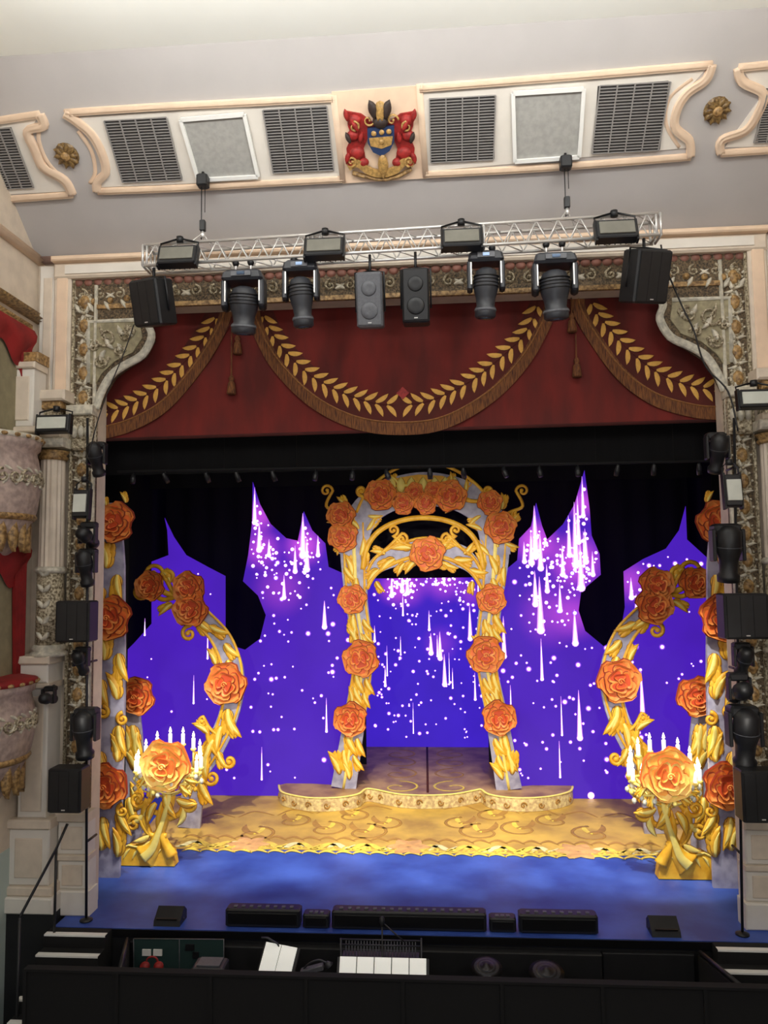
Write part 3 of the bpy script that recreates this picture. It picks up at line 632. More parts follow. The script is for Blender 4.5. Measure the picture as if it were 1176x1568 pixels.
# ============================================================ ROSE ARCH
YA=5.45; fA=V(YA)
def arch():
    b=B('rose_portal_arch'); f=fA; k=f.k
    legL=[(541,800),(543,860),(546,920),(556,1005),(544,1095),(526,1192)]; legR=[(760,800),(757,860),(752,920),(744,1005),(760,1095),(779,1194)]
    for lg in (legL,legR):
        U=f.U(lg); U[-1]=(U[-1][0],ph+.004)
        b.strip(f,U,[46*k,42*k,34*k,30*k,32*k,38*k],-.05,.09,bod,n=5,prof=FLT,sm=False)
        b.strip(f,U,[7*k,5*k,4*k],.04,.02,goL,n=5)
        for dx in (-15,15): b.strip(f,f.U([(x+dx*(1 if y<900 or y>1150 else .9),y) for x,y in lg[:-1]]),4*k,.035,.02,go,n=5)
    ring=[(541,850),(546,812),(562,782),(590,762),(620,752),(650,749),(682,752),(712,762),(740,782),(755,812),(759,850)]
    b.strip(f,f.U(ring),[44*k,52*k,44*k],-.04,.09,bod,n=5,prof=FLT,sm=False)
    inner=[(556,872),(560,845),(572,822),(592,806),(620,796),(648,793),(678,796),(705,806),(724,822),(735,845),(740,872)]
    b.strip(f,f.U(inner),8*k,.05,.04,go,n=5); b.strip(f,f.U([(x,y-44*(1-abs(x-648)/260)) for x,y in ring[1:-1]]),5*k,.04,.03,go,n=5)
    tr=[(562,890),(575,868),(600,852),(628,842),(652,838),(680,842),(705,852),(725,868),(738,890)]
    b.strip(f,f.U(tr),[14*k,34*k,26*k,34*k,14*k],-.03,.06,bod,n=5,prof=FLT,sm=False)
    b.strip(f,f.U([(x,y+12) for x,y in tr]),6*k,.03,.04,go,n=5); b.strip(f,f.U([(x,y-14) for x,y in tr]),5*k,.03,.04,go,n=5)
    # gold crown panel
    b.ppoly(f,[(586,760),(596,742),(604,733),(640,727),(678,729),(692,737),(704,758),(650,748)],-.02,.055,go)
    for x in (600,614,630,648,666,682,696): b.leaf(f,*f.uv(x,754),90,24*k,13*k,.06,.03,goL,out=gO)
    for s_ in (-1,1):
        X=lambda x:650+s_*x
        u=lambda x,y:f.uv(X(x),y)
        b.scroll(f,*u(34,826),9*k,90,1.3,s_,5*k,.05,.03,go,out=gO,lead=[u(70,850),u(55,838)])
        b.scroll(f,*u(48,812),9*k,270,1.2,-s_,5*k,.05,.03,go,out=gO,lead=[u(8,832),u(25,835)])
        b.acan(f,X(20),840,90-s_*70,34); b.acan(f,X(12),858,270+s_*60,28); b.acan(f,X(45),856,90-s_*110,32); b.acan(f,X(70),872,90-s_*120,28); b.acan(f,X(74),890,270-s_*20,22)
        b.acan(f,X(30),862,270+s_*50,24); b.acan(f,X(60),848,90-s_*60,24)
        b.scroll(f,*u(150,752),10*k,0 if s_<0 else 180,1.1,-s_,5*k,.04,.03,go,out=gO,lead=[u(108,800),u(130,785),u(150,775)] )
        b.scroll(f,*u(140,790),8*k,90,1.1,s_,5*k,.04,.03,go,out=gO,lead=[u(105,830),u(128,815)])
        b.scroll(f,*u(96,752),8*k,270,1.2,s_,6*k,.05,.03,go,out=gO,lead=[u(60,765),u(80,768)])
        for (x,y,a,l) in ((112,838,90,34),(98,850,120,30),(122,868,250,30),(104,885,280,32),(110,880,90,34),(92,870,100,28),(100,810,60,28),(88,812,140,26),(72,768,150,26),(60,758,60,26),(20,745,20,26),(86,790,200,24),(40,742,70,20),(52,774,190,24),(30,768,175,24),(118,780,70,26),(128,800,20,22),(122,830,320,24)):
            a2=a if s_>0 else 180-a; b.acan(f,X(x),y,a2,l)
        LG=legL if s_<0 else legR
        for (y,a,l) in ((940,280,34),(962,285,26),(985,80,32),(1030,268,36),(1052,262,32),(1078,100,28),(1122,265,38),(1148,275,34),(1184,82,38)):
            t=max(j for j in range(len(LG)-1) if LG[j][1]<=y); q=(y-LG[t][1])/(LG[t+1][1]-LG[t][1]); xx=LG[t][0]+(LG[t+1][0]-LG[t][0])*q
            a2=a if s_>0 else 180-a; b.acan(f,xx+s_*7,y,a2,l)
            b.acan(f,xx-s_*8,y+8,180-a2+10,l*.8)
    for x,y,r in ((583,758,23),(523,790,21),(526,822,22),(618,771,17),(652,771,17),(690,760,23),(635,754,14),(665,752,14),(750,770,18),(766,808,23),(655,848,25),(540,917,21),(553,1008,26),(537,1100,24),(752,917,21),(743,1002,26),(764,1098,24)): b.rose(f,x,y,r,w=.09)
    b.done()
arch()
# ============================================================ CURVED ROSE SCROLL FLATS
def cflat(mirr):
    f=V(3.6); k=f.k; b=B('rose_scroll_flat')
    if not mirr: X=lambda x:x; dy=0
    else: X=lambda x:1294-x; dy=-5
    T=lambda P:f.U([(X(x),y+dy) for x,y in P]); s_=-1 if mirr else 1
    A=lambda a: a if not mirr else 180-a
    body=[(272,912),(305,940),(338,975),(356,1020),(357,1065),(345,1110),(325,1150),(300,1190),(290,1262)]
    U=T(body); U[-1]=(U[-1][0],0.01)
    b.strip(f,U,[14*k,26*k,32*k,30*k,32*k,34*k],-.04,.07,bod,n=6,prof=FLT,sm=False)
    U2=T([(x-14,y+6) for x,y in body[1:-1]]); b.strip(f,U2,5*k,.02,.04,go,n=6)
    U3=T([(x+13,y-5) for x,y in body[1:-1]]); b.strip(f,U3,4*k,.02,.04,go,n=6)
    b.scroll(f,*f.uv(X(258),884+dy),12*k,200 if not mirr else -20,1.3,-s_,9*k,.03,.04,go,out=gO,lead=T([(300,925),(275,915),(250,905)]))
    b.scroll(f,*f.uv(X(216),905+dy),14*k,0 if not mirr else 180,1.2,-s_,7*k,.03,.04,go,out=gO,lead=T([(275,912),(250,918)]))
    b.scroll(f,*f.uv(X(235),880+dy),17*k,0 if not mirr else 180,1.2,s_,7*k,.03,.04,go,out=gO,lead=T([(270,915),(262,900)]))
    b.scroll(f,*f.uv(X(290),970+dy),12*k,90,1.2,s_,7*k,.03,.04,go,out=gO,lead=T([(325,965),(305,950)]))
    b.scroll(f,*f.uv(X(352),1165+dy),10*k,180 if not mirr else 0,1.2,s_,7*k,.03,.04,go,out=gO,lead=T([(318,1110),(322,1140)]))
    b.scroll(f,*f.uv(X(312),1105+dy),8*k,90,1.2,s_,5*k,.03,.04,go,out=gO,lead=T([(335,1125),(322,1115)]))
    b.scroll(f,*f.uv(X(325),1190+dy),12*k,180 if not mirr else 0,1.2,s_,7*k,.03,.04,go,out=gO,lead=T([(300,1150),(300,1180)]))
    for x,y,a,l in ((300,945,300,36),(322,958,320,34),(345,985,300,32),(350,1010,280,34),(332,1018,100,30),(350,1085,265,44),(340,1112,240,42),(352,1100,285,34),(328,1132,230,42),(318,1150,250,46),(320,1122,130,30),(300,1175,240,44),(308,1195,280,40),(335,1150,280,30),(265,925,200,28),(250,905,160,24),(262,890,110,24)):
        b.acan(f,X(x),y+dy,A(a),l,side=s_)
    for x,y,r in ((232,897,22),(291,900,24),(294,932,26),(348,1046,30)): b.rose(f,X(x),y+dy,r,w=.1)
    b.done()
cflat(False); cflat(True)
# ============================================================ SIDE ROSE COLUMNS
def wing(mirr):
    f=V(1.15); k=f.k; b=B('rose_wing_column')
    if not mirr: X=lambda x:x
    else: X=lambda x:1276-x
    U=f.U([(X(172),770),(X(171),900),(X(172),1100),(X(166),1325)]); U[-1]=(U[-1][0],0.0)
    b.strip(f,U,[20*k,42*k,42*k,38*k,36*k],-.04,.07,bod,n=5,prof=FLT,sm=False)
    s_=-1 if mirr else 1; A=lambda a:a if not mirr else 180-a
    for x,y,a,l in ((165,870,80,46),(182,880,260,44),(160,900,250,38),(162,1010,80,46),(184,1000,270,46),(158,1040,265,44),(182,1070,95,46),(184,1110,265,48),(156,1150,270,44),(182,1165,85,44),(160,1250,265,48),(184,1240,280,42),(158,1300,90,46),(182,1310,80,44),(195,770,100,20),(165,775,90,16)):
        b.acan(f,X(x),y,A(a),l,side=s_,w=.04)
    for x,y,sg in ((190,1240,1),(160,1090,-1),(190,1100,1)): b.scroll(f,*f.uv(X(x),y),10*k,90,1.2,sg*s_,6*k,.06,.03,go,out=gO)
    for x,y,r in ((180,800,30),(173,945,32),(168,1200,31)): b.rose(f,X(x),y,r,w=.12)
    b.done()
    f=V(2.7); k=f.k; b=B('rose_wing_column')
    U=f.U([(X(200),1040),(X(205),1150),(X(204),1280)]); U[-1]=(U[-1][0],.01)
    b.strip(f,U,[16*k,30*k,26*k],-.04,.06,bod,n=5,prof=FLT,sm=False); 
    for x,y,a,l in ((205,1110,270,50),(212,1120,250,44),(198,1150,80,44),(210,1180,100,46),(200,1220,270,44),(208,1240,80,44)): b.acan(f,X(x),y,A(a),l,side=s_)
    b.rose(f,X(212),1065,27,w=.09); b.done()
wing(False); wing(True)
# ============================================================ CANDELABRA
def cand(cx,by,yy,s_,cy):
    f=V(yy); k=f.k; b=B('rose_candelabra'); u=lambda dx,y:f.uv(cx+s_*dx,y)
    T=lambda P:[u(*p) for p in P]
    P=[u(-72,by),u(-72,by-16),u(-58,by-24),u(-40,by-20),u(-24,by-30),u(-5,by-24),u(8,by-14),u(12,by)]
    P[0]=(P[0][0],0.013); P[-1]=(P[-1][0],0.013); b.poly(f,P,-.22,.0,go); b.strip(f,P[1:-1],.03,0,.02,goL,n=2)
    for dx in (-62,-48,-30,-14): b.strip(f,T([(dx-4,by-3),(dx,by-12),(dx+6,by-18)]),[.01,.05,.01],.0,.02,goL,n=4)
    trunk=T([(-34,by-6),(-20,by-20),(-10,by-45),(0,by-75),(6,by-100),(2,cy+25)])
    b.strip(f,trunk,[46*k,25*k,16*k,15*k,14*k,10*k],-.04,.12,go,n=5); b.strip(f,trunk,[14*k,7*k,6*k],.075,.02,goL,n=5)
    b.strip(f,T([(8,by-6),(-4,by-30),(-12,by-60),(-6,by-90)]),[20*k,12*k,10*k,5*k],-.02,.09,go,n=5)
    b.strip(f,T([(-22,by-36),(-34,by-62),(-32,by-85),(-14,by-104)]),[5*k,12*k,11*k,4*k],-.02,.06,go,n=5)
    for dx,y,r,a,sg,lead in ((-50,cy+92,13,0,1,[(0,cy+110),(-25,cy+108)]),(-44,cy+54,13,0,-1,[(0,cy+78),(-22,cy+72)]),(36,cy+62,11,180,1,[(4,cy+84),(20,cy+76)])):
        a2=a if s_>0 else 180-a
        b.scroll(f,*u(dx,y),r*k,a2,1.2,sg*s_,8*k,-.01,.05,go,out=gO,lead=T(lead))
    A=lambda a:a if s_>0 else 180-a
    for dx,y,a,l in ((-14,cy+58,220,34),(18,cy+52,320,32),(0,cy+44,268,40)):
        u_,v_=u(dx,y); b.leaf(f,u_,v_,A(a),l*k,12*k,.06,.03,go,curve=.5*s_,out=gO); b.leaf(f,u_,v_,A(a),l*k*.8,5*k,.085,.01,goL,curve=.5*s_)
    for dx,y,a,l in ((-30,cy+70,245,36),(26,cy+66,280,30),(-26,cy+108,230,26)):
        u_,v_=u(dx,y); b.leaf(f,u_,v_,A(a),l*k,9*k,.0,.04,goL,curve=-.5*s_,out=gO)
    # candle crown (real 3-D ring)
    uc_,vc=f.uv(cx,cy+16); ctr=f.w3(uc_,vc,0); RR=50*k
    for r_,dz,tk in ((1,0,.025),(1,-.12,.018),(.8,-.24,.015)):
        b.tube([ctr+Vector((RR*r_*math.cos(t),RR*.7*r_*math.sin(t)+.1,dz+.02*math.sin(t*6))) for t in [2*math.pi*i/28 for i in range(29)]],tk,goL)
    ivy=M('cluster_white',(232,232,214),.6,noise=.3,ns=20)
    for i in range(46):
        t=2*math.pi*i/46; rr=RR*random.uniform(.86,1.08); p=ctr+Vector((rr*math.cos(t),rr*.7*math.sin(t)+.1,random.uniform(-.26,.03))); b.lathe(p,[(.015,-.05),(.042,-.01),(.03,.03),(.005,.045)],random.choice((ivy,ivy,goL,go)),7)
    N=15
    for i in range(N):
        t=2*math.pi*i/N+.1; back=math.sin(t)>.05; h=.36*math.sin(t) if back else 0
        p=ctr+Vector((RR*math.cos(t),RR*.7*math.sin(t)+.1,.03+h)) 
        if h: b.tube([p-Vector((0,0,h)),p],.016,goL)
        b.lathe(p,[(.012,-.03),(.055,.01),(.05,.03)],goL,10); b.lathe(p,[(.034,.02),(.034,.2),(.016,.215)],candle,8)
        b.lathe(p+Vector((0,0,.215)),[(.006,0),(.026,.03),(.016,.07),(.001,.11)],flame,6)
    for i in range(8):
        t=2*math.pi*i/8; b.tube([ctr-Vector((0,0,.4)),ctr+Vector((RR*.6*math.cos(t),RR*.4*math.sin(t)+.05,-.26)),ctr+Vector((RR*math.cos(t),RR*.7*math.sin(t)+.1,0))],.018,goL)
    fb=V(yy-.2)
    for dx,y,a,l in ((-30,cy+20,215,20),(30,cy+22,-35,20),(-20,cy+32,245,22),(22,cy+32,-60,22)): b.acan(fb,cx+dx,y,a,l,w=0)
    b.rose(fb,cx,cy,36,w=.07,mt=(ry1,ry2,ryO))
    b.done()
cand(255,1318,1.62,1,1170); cand(1020,1330,1.42,-1,1184)
# ============================================================ TRUSS
YT=-1.05; fT=V(YT)
tl=fT.w3(*fT.uv(228,382)); tr_=fT.w3(*fT.uv(1003,334)); TH=.3
def tz(px,off=0):
    u=fT.uv(px,400)[0]; t=(u-tl.x)/(tr_.x-tl.x); return Vector((u,YT,tl.z+(tr_.z-tl.z)*t+off))
b=B('lighting_truss')
for dy in (-.15,.15):
    for dz in (0,-TH): b.tube([tl+Vector((0,dy,dz)),tr_+Vector((0,dy,dz))],.024,alu,8)
n=24
for i in range(n+1):
    p=tl+(tr_-tl)*i/n; q=tl+(tr_-tl)*min(i+.5,n)/n; r_=tl+(tr_-tl)*min(i+1,n)/n
    if i<n:
        for dy in (-.15,.15): b.tube([p+Vector((0,dy,-TH)),q+Vector((0,dy,0))],.01,alu,5); b.tube([q+Vector((0,dy,0)),r_+Vector((0,dy,-TH))],.01,alu,5)
        for dz in (0,-TH): b.tube([p+Vector((0,-.15,dz)),r_+Vector((0,.15,dz))],.009,alu,5)
    if i%8==0:
        for dx in (-.03,.03):
            e=Vector((dx,0,0))
            for dy in (-.15,.15): b.tube([p+e+Vector((0,dy,0)),p+e+Vector((0,dy,-TH))],.018,alu,6)
            for dz in (0,-TH): b.tube([p+e+Vector((0,-.15,dz)),p+e+Vector((0,.15,dz))],.018,alu,6)
b.done()
for px,pyt in ((310,230),(871,190)):
    p=tz(px); zc_=zt+(-YT)*math.tan(SL)-.08; b=B('chain_hoist')
    b.obox((p.x,YT,zc_-.14),(.16,.16,.18),blk); b.tube([(p.x,YT,zc_-.06),(p.x,YT,zc_)],.02,blk); b.tube([(p.x-.02,YT,zc_-.2),(p.x-.02,YT,p.z+.1)],.008,blk); b.tube([(p.x+.03,YT,zc_-.2),(p.x+.03,YT,p.z+.5)],.006,blk)
    b.obox((p.x,YT,p.z+.3),(.08,.08,.16),blk); b.lathe((p.x,YT,p.z+.12),[(.02,0),(.04,.04),(.02,.1)],alu,8)
    b.tube([(p.x,YT,p.z+.2),(p.x-.12,YT-.15,p.z)],.008,alu); b.tube([(p.x,YT,p.z+.2),(p.x+.12,YT+.15,p.z)],.008,alu); b.done()
def flood(p,w,h,mat=ledw,name='led_flood_light',rot=None):
    b=B(name); rot=rot or rotx(-18); p=Vector(p)
    b.obox(p,(w,.16,h),blk,rot,cut=.1)
    o=rot@Vector((0,-.085,0)); b.obox(p+o,(w*.86,.03,h*.66),mat,rot,cut=.1)
    for dx in (-1,1):
        e=rot@Vector((dx*w*.5,0,0)); b.obox(p+e,(.03,.1,h*1.15),blk,rot)
        b.tube([p+e,p+e+Vector((0,.05,h*.75)),p+Vector((0,.06,h*1.0))],.014,blk)
    for k_ in range(7): b.obox(p+rot@Vector((-w*.4+w*.8*k_/6,.09,0)),(.012,.05,h*.8),blk,rot)
    b.lathe(p+Vector((0,.06,h*.9)),[(.05,-.03),(.05,.05)],blk,10); b.done()
for px,py in ((273,394),(497,382),(707,368),(943,355)):
    u,v=V(YT-.25).uv(px,py); flood((u,YT-.25,v),.54,.3,ledd)
def mhead(px,ytop,ybot,s,tilt=0,pan=0):
    f=V(YT-.05); u,vt=f.uv(px,ytop); vb=f.uv(px,ybot)[1]; H=vt-vb; b=B('moving_head_light'); p=Vector((u,YT-.05,vt)); s*=1.08
    q=tz(px); b.tube([(u-.1*s,YT-.1,vt-.02),(u-.1*s,YT-.1,q.z-TH)],.02,alu); b.tube([(u+.1*s,YT-.1,vt-.02),(u+.1*s,YT-.1,q.z-TH)],.02,alu)
    for dx in (-.1,.1): b.lathe((u+dx*s,YT-.1,q.z-TH-.03),[(.04,-.03),(.05,0),(.04,.05)],blk,8,rot=rotx(90))
    b.obox(p-Vector((0,0,H*.09)),(.54*s,.34*s,H*.17),blk3,taper=.92,cut=.2); b.obox(p-Vector((0,.18*s,H*.09)),(.26*s,.02,H*.08),grey); b.obox(p-Vector((0,.195*s,H*.09)),(.1*s,.01,H*.05),lens)
    for dx in (-1,1):
        b.obox(p+Vector((dx*.245*s,0,-H*.36)),(.075*s,.22*s,H*.44),blk3,cut=.25); b.lathe(p+Vector((dx*.245*s,0,-H*.5)),[(.09*s,-.04*s),(.11*s,0),(.09*s,.04*s)],blk,14,rot=roty(90)); b.obox(p+Vector((dx*.225*s,-.11*s,-H*.34)),(.02,.02,H*.34),alu)
    rot=rotx(tilt)@roty(pan); c=p-Vector((0,0,H*.48))
    b.lathe(c,[(.08*s,H*.24),(.15*s,H*.2),(.185*s,H*.08),(.19*s,-H*.03),(.175*s,-H*.12),(.15*s,-H*.2),(.135*s,-H*.32),(.16*s,-H*.35),(.16*s,-H*.47),(.13*s,-H*.5)],blk3,20,rot=rot)
    for z_ in (-.05,.0,.05,.1): b.lathe(c,[(.19*s,H*z_),(.2*s,H*(z_+.012)),(.19*s,H*(z_+.024))],blk,20,rot=rot)
    b.lathe(c,[(.162*s,-H*.36),(.17*s,-H*.38),(.162*s,-H*.4)],grey,20,rot=rot)
    b.lathe(c,[(.11*s,-H*.505),(.07*s,-H*.515),(.01,-H*.52)],lens,16,rot=rot); b.done()
mhead(374,418,512,1.0,12,4); mhead(461,402,502,.84,8,-3); mhead(743,388,488,.84,8,2); mhead(848,392,490,1.0,10,-3)
def speaker(px,py,w,h,mat,rot,name='loudspeaker',y=YT-.05,hang=True,d=.36,cones=True):
    f=V(y); u,v=f.uv(px,py); b=B(name); p=Vector((u,y,v)); b.obox(p,(w,d,h),mat,rot,cut=.06)
    b.obox(p+rot@Vector((0,-d/2-.005,0)),(w*.9,.02,h*.92),grey if mat==grey else blk,rot,cut=.3)
    if cones:
        b.lathe(p+rot@Vector((0,-d/2-.01,h*.2)),[(w*.3,0),(w*.26,.02),(w*.1,.008)],mat,16,rot=rot@rotx(90)); b.lathe(p+rot@Vector((0,-d/2-.01,-h*.2)),[(w*.34,0),(w*.3,.02),(w*.1,.008)],mat,16,rot=rot@rotx(90))
    else:
        for i in range(4): b.obox(p+rot@Vector((-w*.44+w*.88*i/3,-d/2-.012,0)),(.008,.012,h*.9),blkr,rot)
    b.obox(p+rot@Vector((0,-d/2-.02,-h*.42)),(.05,.01,.015),alu,rot)
    if hang:
        q=tz(px); 
        for dx in (-1,1): b.tube([p+rot@Vector((dx*(w/2+.02),0,-h*.2)),p+rot@Vector((dx*(w/2+.02),0,h*.52)),Vector((u,y,v+h*.5+.06))],.015,blk)
        b.tube([Vector((u,y,v+h*.5+.02)),Vector((u,y,max(q.z-TH,v+h*.5+.05)))],.022,blk)
    else:
        b.obox(p+Vector((0,d/2+.03,0)),(.12,.1,.2),blk); b.tube([p+Vector((0,d/2,.05)),Vector((p.x+(.13 if px<588 else -.1),-.42,v+.05))],.025,blk)
    b.done()
speaker(235,464,.5,.64,blk,rotx(16)@roty(-3)@rotz(-22),cones=False); speaker(988,424,.54,.7,blk,rotx(20)@roty(4)@rotz(22),cones=False)
speaker(567,461,.36,.74,grey,rotx(14)); speaker(637,456,.37,.74,blk,rotx(8))
# ============================================================ BOOM FIXTURES ON THE PROSCENIUM
def boom(x0,x1,yt,yb,y):
    f=V(y); a=f.w3(*f.uv(x0,yt)); c=f.w3(*f.uv(x1,yb)); b=B('boom_pole'); c.z=0 ; b.tube([a,c],.019,blk)
    for t in (.1,.5,.85):
        p=a+(c-a)*t; b.tube([p,Vector((p.x,-.1,p.z))],.018,blk)
    b.lathe(c,[(.09,0),(.09,.02),(.03,.04)],blk,12); b.done()
boom(134,133,640,1360,-.42); boom(1124,1134,640,1372,-.42)
def bh(px,py,s,tilt,name='boom_moving_light',y=-.62):
    f=V(y); u,v=f.uv(px,py); p=Vector((u,y,v)); b=B(name); rot=rotx(tilt)
    b.obox(p+Vector((0,.1,.22*s)),(.28*s,.2*s,.12*s),blk,cut=.2)
    for dx in (-1,1): b.obox(p+Vector((dx*.15*s,0.05,.05*s)),(.04*s,.14*s,.34*s),blk,cut=.25)
    b.lathe(p,[(.05*s,.26*s),(.12*s,.2*s),(.13*s,0),(.1*s,-.1*s),(.09*s,-.24*s),(.115*s,-.27*s),(.11*s,-.34*s)],blk,16,rot=rot)
    b.lathe(p,[(.1*s,.02*s),(.135*s,.03*s),(.1*s,.05*s)],grey,16,rot=rot)
    b.lathe(p,[(.09*s,-.345*s),(.01,-.36*s)],lens,12,rot=rot); b.tube([p+Vector((0,.1,.2*s)),p+Vector((0,.2,.25*s))],.03,blk); b.done()
for px,py,s,t in ((146,700,.85,30),(132,822,.8,70),(130,866,.9,20),(122,1012,.7,40),(72,1070,.6,80),(128,1120,1.15,10),(1100,690,.95,30),(1116,842,1.3,10),(1140,1010,.8,40),(1134,1060,.9,70),(1142,1125,1.35,12)): bh(px,py,s,t)
def bflood(px,py,w,h,mat,face=ledw):
    f=V(-.7); u,v=f.uv(px,py); flood((u,-.7,v),w,h,face,rot=rotx(-6))
bflood(83,650,.5,.26,ledw); bflood(126,772,.22,.4,ledw,); bflood(1158,612,.5,.26,ledw); bflood(1121,752,.22,.44,ledw)
for px,py,w,h in ((118,951,.5,.58),(106,1207,.48,.6),(1137,943,.58,.6),(1160,1216,.5,.66)): speaker(px,py,w,h,blk,rotx(0),y=-.78,hang=False,d=.3,cones=False)
b=B('stage_cable'); f=V(-.85); P=[f.w3(*f.uv(x,y)) for x,y in ((1012,375),(1020,410),(1045,470),(1062,505),(1080,560),(1115,600),(1130,660))]; b.tube(cr([tuple(p) for p in P],6),.012,blk2)
f=V(-.9); P=[f.w3(*f.uv(x,y)) for x,y in ((205,497),(190,540),(165,600),(148,650),(135,700))]; b.tube(cr([tuple(p) for p in P],6),.008,blk2)
b.done()
# ============================================================ STAGE EDGE
def onstage(x0,x1,h,d,name,y=-.42,z=0):
    a_=V(y).uv(x0,1380)[0]; b_=V(y).uv(x1,1380)[0]; b=B(name); b.obox(((a_+b_)/2,y,z+h/2),(b_-a_-.02,d,h),blk,cut=.1)
    b.obox(((a_+b_)/2,y-d/2-.005,z+h*.5),(b_-a_-.1,.02,h*.6),blk2); n=int((b_-a_)/.12)
    for i in range(n): b.obox((a_+.08+(b_-a_-.16)*(i+.5)/n,y-.02,z+h+.005),(.05,.05,.02),grey)
    b.done()
onstage(347,462,.25,.22,'footlight_batten'); onstage(508,745,.25,.22,'footlight_batten'); onstage(792,914,.25,.22,'footlight_batten')
onstage(464,506,.19,.2,'stage_edge_box'); onstage(747,790,.19,.2,'stage_edge_box')
for px in (261,1014):
    y=-.4; u=V(y).uv(px,1375)[0]; b=B('stage_monitor'); fr=Frame((u-.19,0,0),(0,1,0),(0,0,1),(1,0,0))
    b.poly(fr,[(y-.15,0),(y+.15,0),(y+.15,.12),(y+.05,.2),(y-.13,.07)],0,.38,blk); b.obox((u,y-.15,.1),(.3,.03,.02),blk2); b.tube([(u-.2,y,.05),(u+.2,y,.05)],.02,blk2); b.done()
# ============================================================ PIT
YR=-2.1; f=V(YR); b=B('orchestra_pit_rail')
xl=f.uv(40,1482)[0]; zr_=f.uv(600,1501)[1]
b.fbox(f,xl,XR-.1,-1.8,zr_,-.06,0,blkr); b.fbox(f,xl-.02,XR-.1,zr_,zr_+.03,-.08,.03,blkr)
for i in range(9): u=xl+(XR-xl)*(i+.0)/9; b.fbox(f,u-.02,u+.02,-1.8,zr_,0,.03,blkr)
b.done()
b=B('pit_side_wall')
for (a_,b_) in (((V(Y0).uv(200,1400)[0],Y0-.1),(V(YR).uv(178,1490)[0],YR+.1)),((V(Y0).uv(1066,1405)[0],Y0-.1),(V(YR).uv(1140,1500)[0],YR+.1))):
    d=Vector((b_[0]-a_[0],b_[1]-a_[1],0)); L=d.length; d/=L; fr=Frame((a_[0],a_[1],0),d,(0,0,1),(d.y,-d.x,0)); b.poly(fr,[(0,-1.8),(L,-1.8),(L,zr_-.06),(0,-.14)],-.03,.03,blkr)
    b.tube([fr.w3(0,-.1),fr.w3(L,zr_-.02)],.03,blk)
b.done()
def steps(px0,px1):
    b=B('stage_access_steps')
    for i in range(6):
        z=-.0-.17*i; y=Y0-.02-.22*i
        a_=V(Y0-.2).uv(px0,1420)[0]; b_=V(Y0-.2).uv(px1,1420)[0]
        b.fbox(V(y),a_,b_,-1.8,z,.0,.22,blkr); b.fbox(G(z),a_,b_,y-.22,y-.14,0,.004,white); b.fbox(V(y-.22),a_,b_,z-.02,z,0,.004,white)
    b.done()
steps(70,163); steps(1096,1200)
b=B('stair_handrail'); f1=V(-.8); f2=V(-1.6)
p1=f1.w3(*f1.uv(103,1262)); p2=f1.w3(*f1.uv(86,1300)); p3=f2.w3(*f2.uv(30,1405)); b.tube([p1,p2,p3],.02,blk); b.tube([p2,Vector((p2.x,p2.y,-.3))],.018,blk); b.tube([p3,Vector((p3.x,p3.y,-1.8))],.018,blk)
b.done()
# pit equipment
f=V(-1.5)
def stand(px,py,w,h,tilt,rotz_=0):
    b=B('music_stand'); u,v=f.uv(px,py); p=Vector((u,-1.5,v)); r=rotz(rotz_)@rotx(tilt)
    b.obox(p+r@Vector((0,.02,0)),(w+.06,.02,h+.02),blk,r); b.obox(p+r@Vector((0,-.02,-h/2)),(w+.06,.07,.02),blk,r)
    n=max(1,round(w/.24))
    for i in range(n): b.obox(p+r@Vector((-w/2+w*(i+.5)/n,-.01,0.01)),(w/n-.012,.012,h),paper,r,cut=.05)
    b.tube([p,Vector((u,-1.45,v-.2)),Vector((u,-1.45,-1.8))],.015,blk)
    for a in (0,120,240): b.tube([(u,-1.45,-1.5),(u+.28*math.cos(R(a)),-1.45+.28*math.sin(R(a)),-1.79)],.01,blk)
    b.done()
stand(425,1474,.46,.38,-35,rotz_=-18); stand(586,1486,1.1,.26,-35)
b=B('keyboard_rack'); fk=V(-1.2)
for y_ in (1438,1446,1454): b.tube([fk.w3(*fk.uv(520,y_)),fk.w3(*fk.uv(645,y_+3))],.01,blk3)
for x_ in (522,645): p=fk.w3(*fk.uv(x_,1437)); b.tube([p,Vector((p.x,p.y,-1.8))],.014,blk3)
p=fk.w3(*fk.uv(583,1466)); b.obox(p,(1.0,.22,.06),blk3); 
for i in range(24): q=p+Vector((-.45+.9*i/23,-.02,.03)); b.tube([q,q+Vector((0,.04,.16))],.007,grey)
b.done()
b=B('mic_stand'); p=V(-1.3).w3(*V(-1.3).uv(585,1412)); b.tube([p,Vector((p.x,p.y,-1.8))],.012,blk); b.lathe(p,[(.02,-.05),(.035,.0),(.03,.05),(.01,.07)],blk,10); b.tube([p,p+Vector((.3,-.1,-.2))],.01,blk); b.done()
b=B('drum_kit')
for x,y,r in ((745,1482,.2),(837,1489,.22)):
    p=V(-1.35).w3(*V(-1.35).uv(x,y)); b.lathe(p,[(r,0),(r*.6,.02),(r*.25,.03),(r*.2,.05),(.01,.06)],cym,28,rot=rotx(14)); b.tube([p,Vector((p.x,p.y,-1.8))],.012,blk)
    for rr in (.5,.75): b.lathe(p+Vector((0,0,.004)),[(r*rr,.022*(1.4-rr)),(r*rr+.006,.024*(1.4-rr))],grey,28,rot=rotx(14))
p=V(-1.3).w3(*V(-1.3).uv(790,1512)); b.lathe(p,[(.2,-.2),(.21,-.18),(.21,.0),(.2,.02)],blk2,24); b.tube([p,Vector((p.x,p.y,-1.8))],.012,blk); b.done()
b=B('perspex_drum_screen'); f3=V(-.9); b.ppoly(f3,[(205,1437),(343,1438),(343,1500),(205,1500)],-.01,.0,perspex)
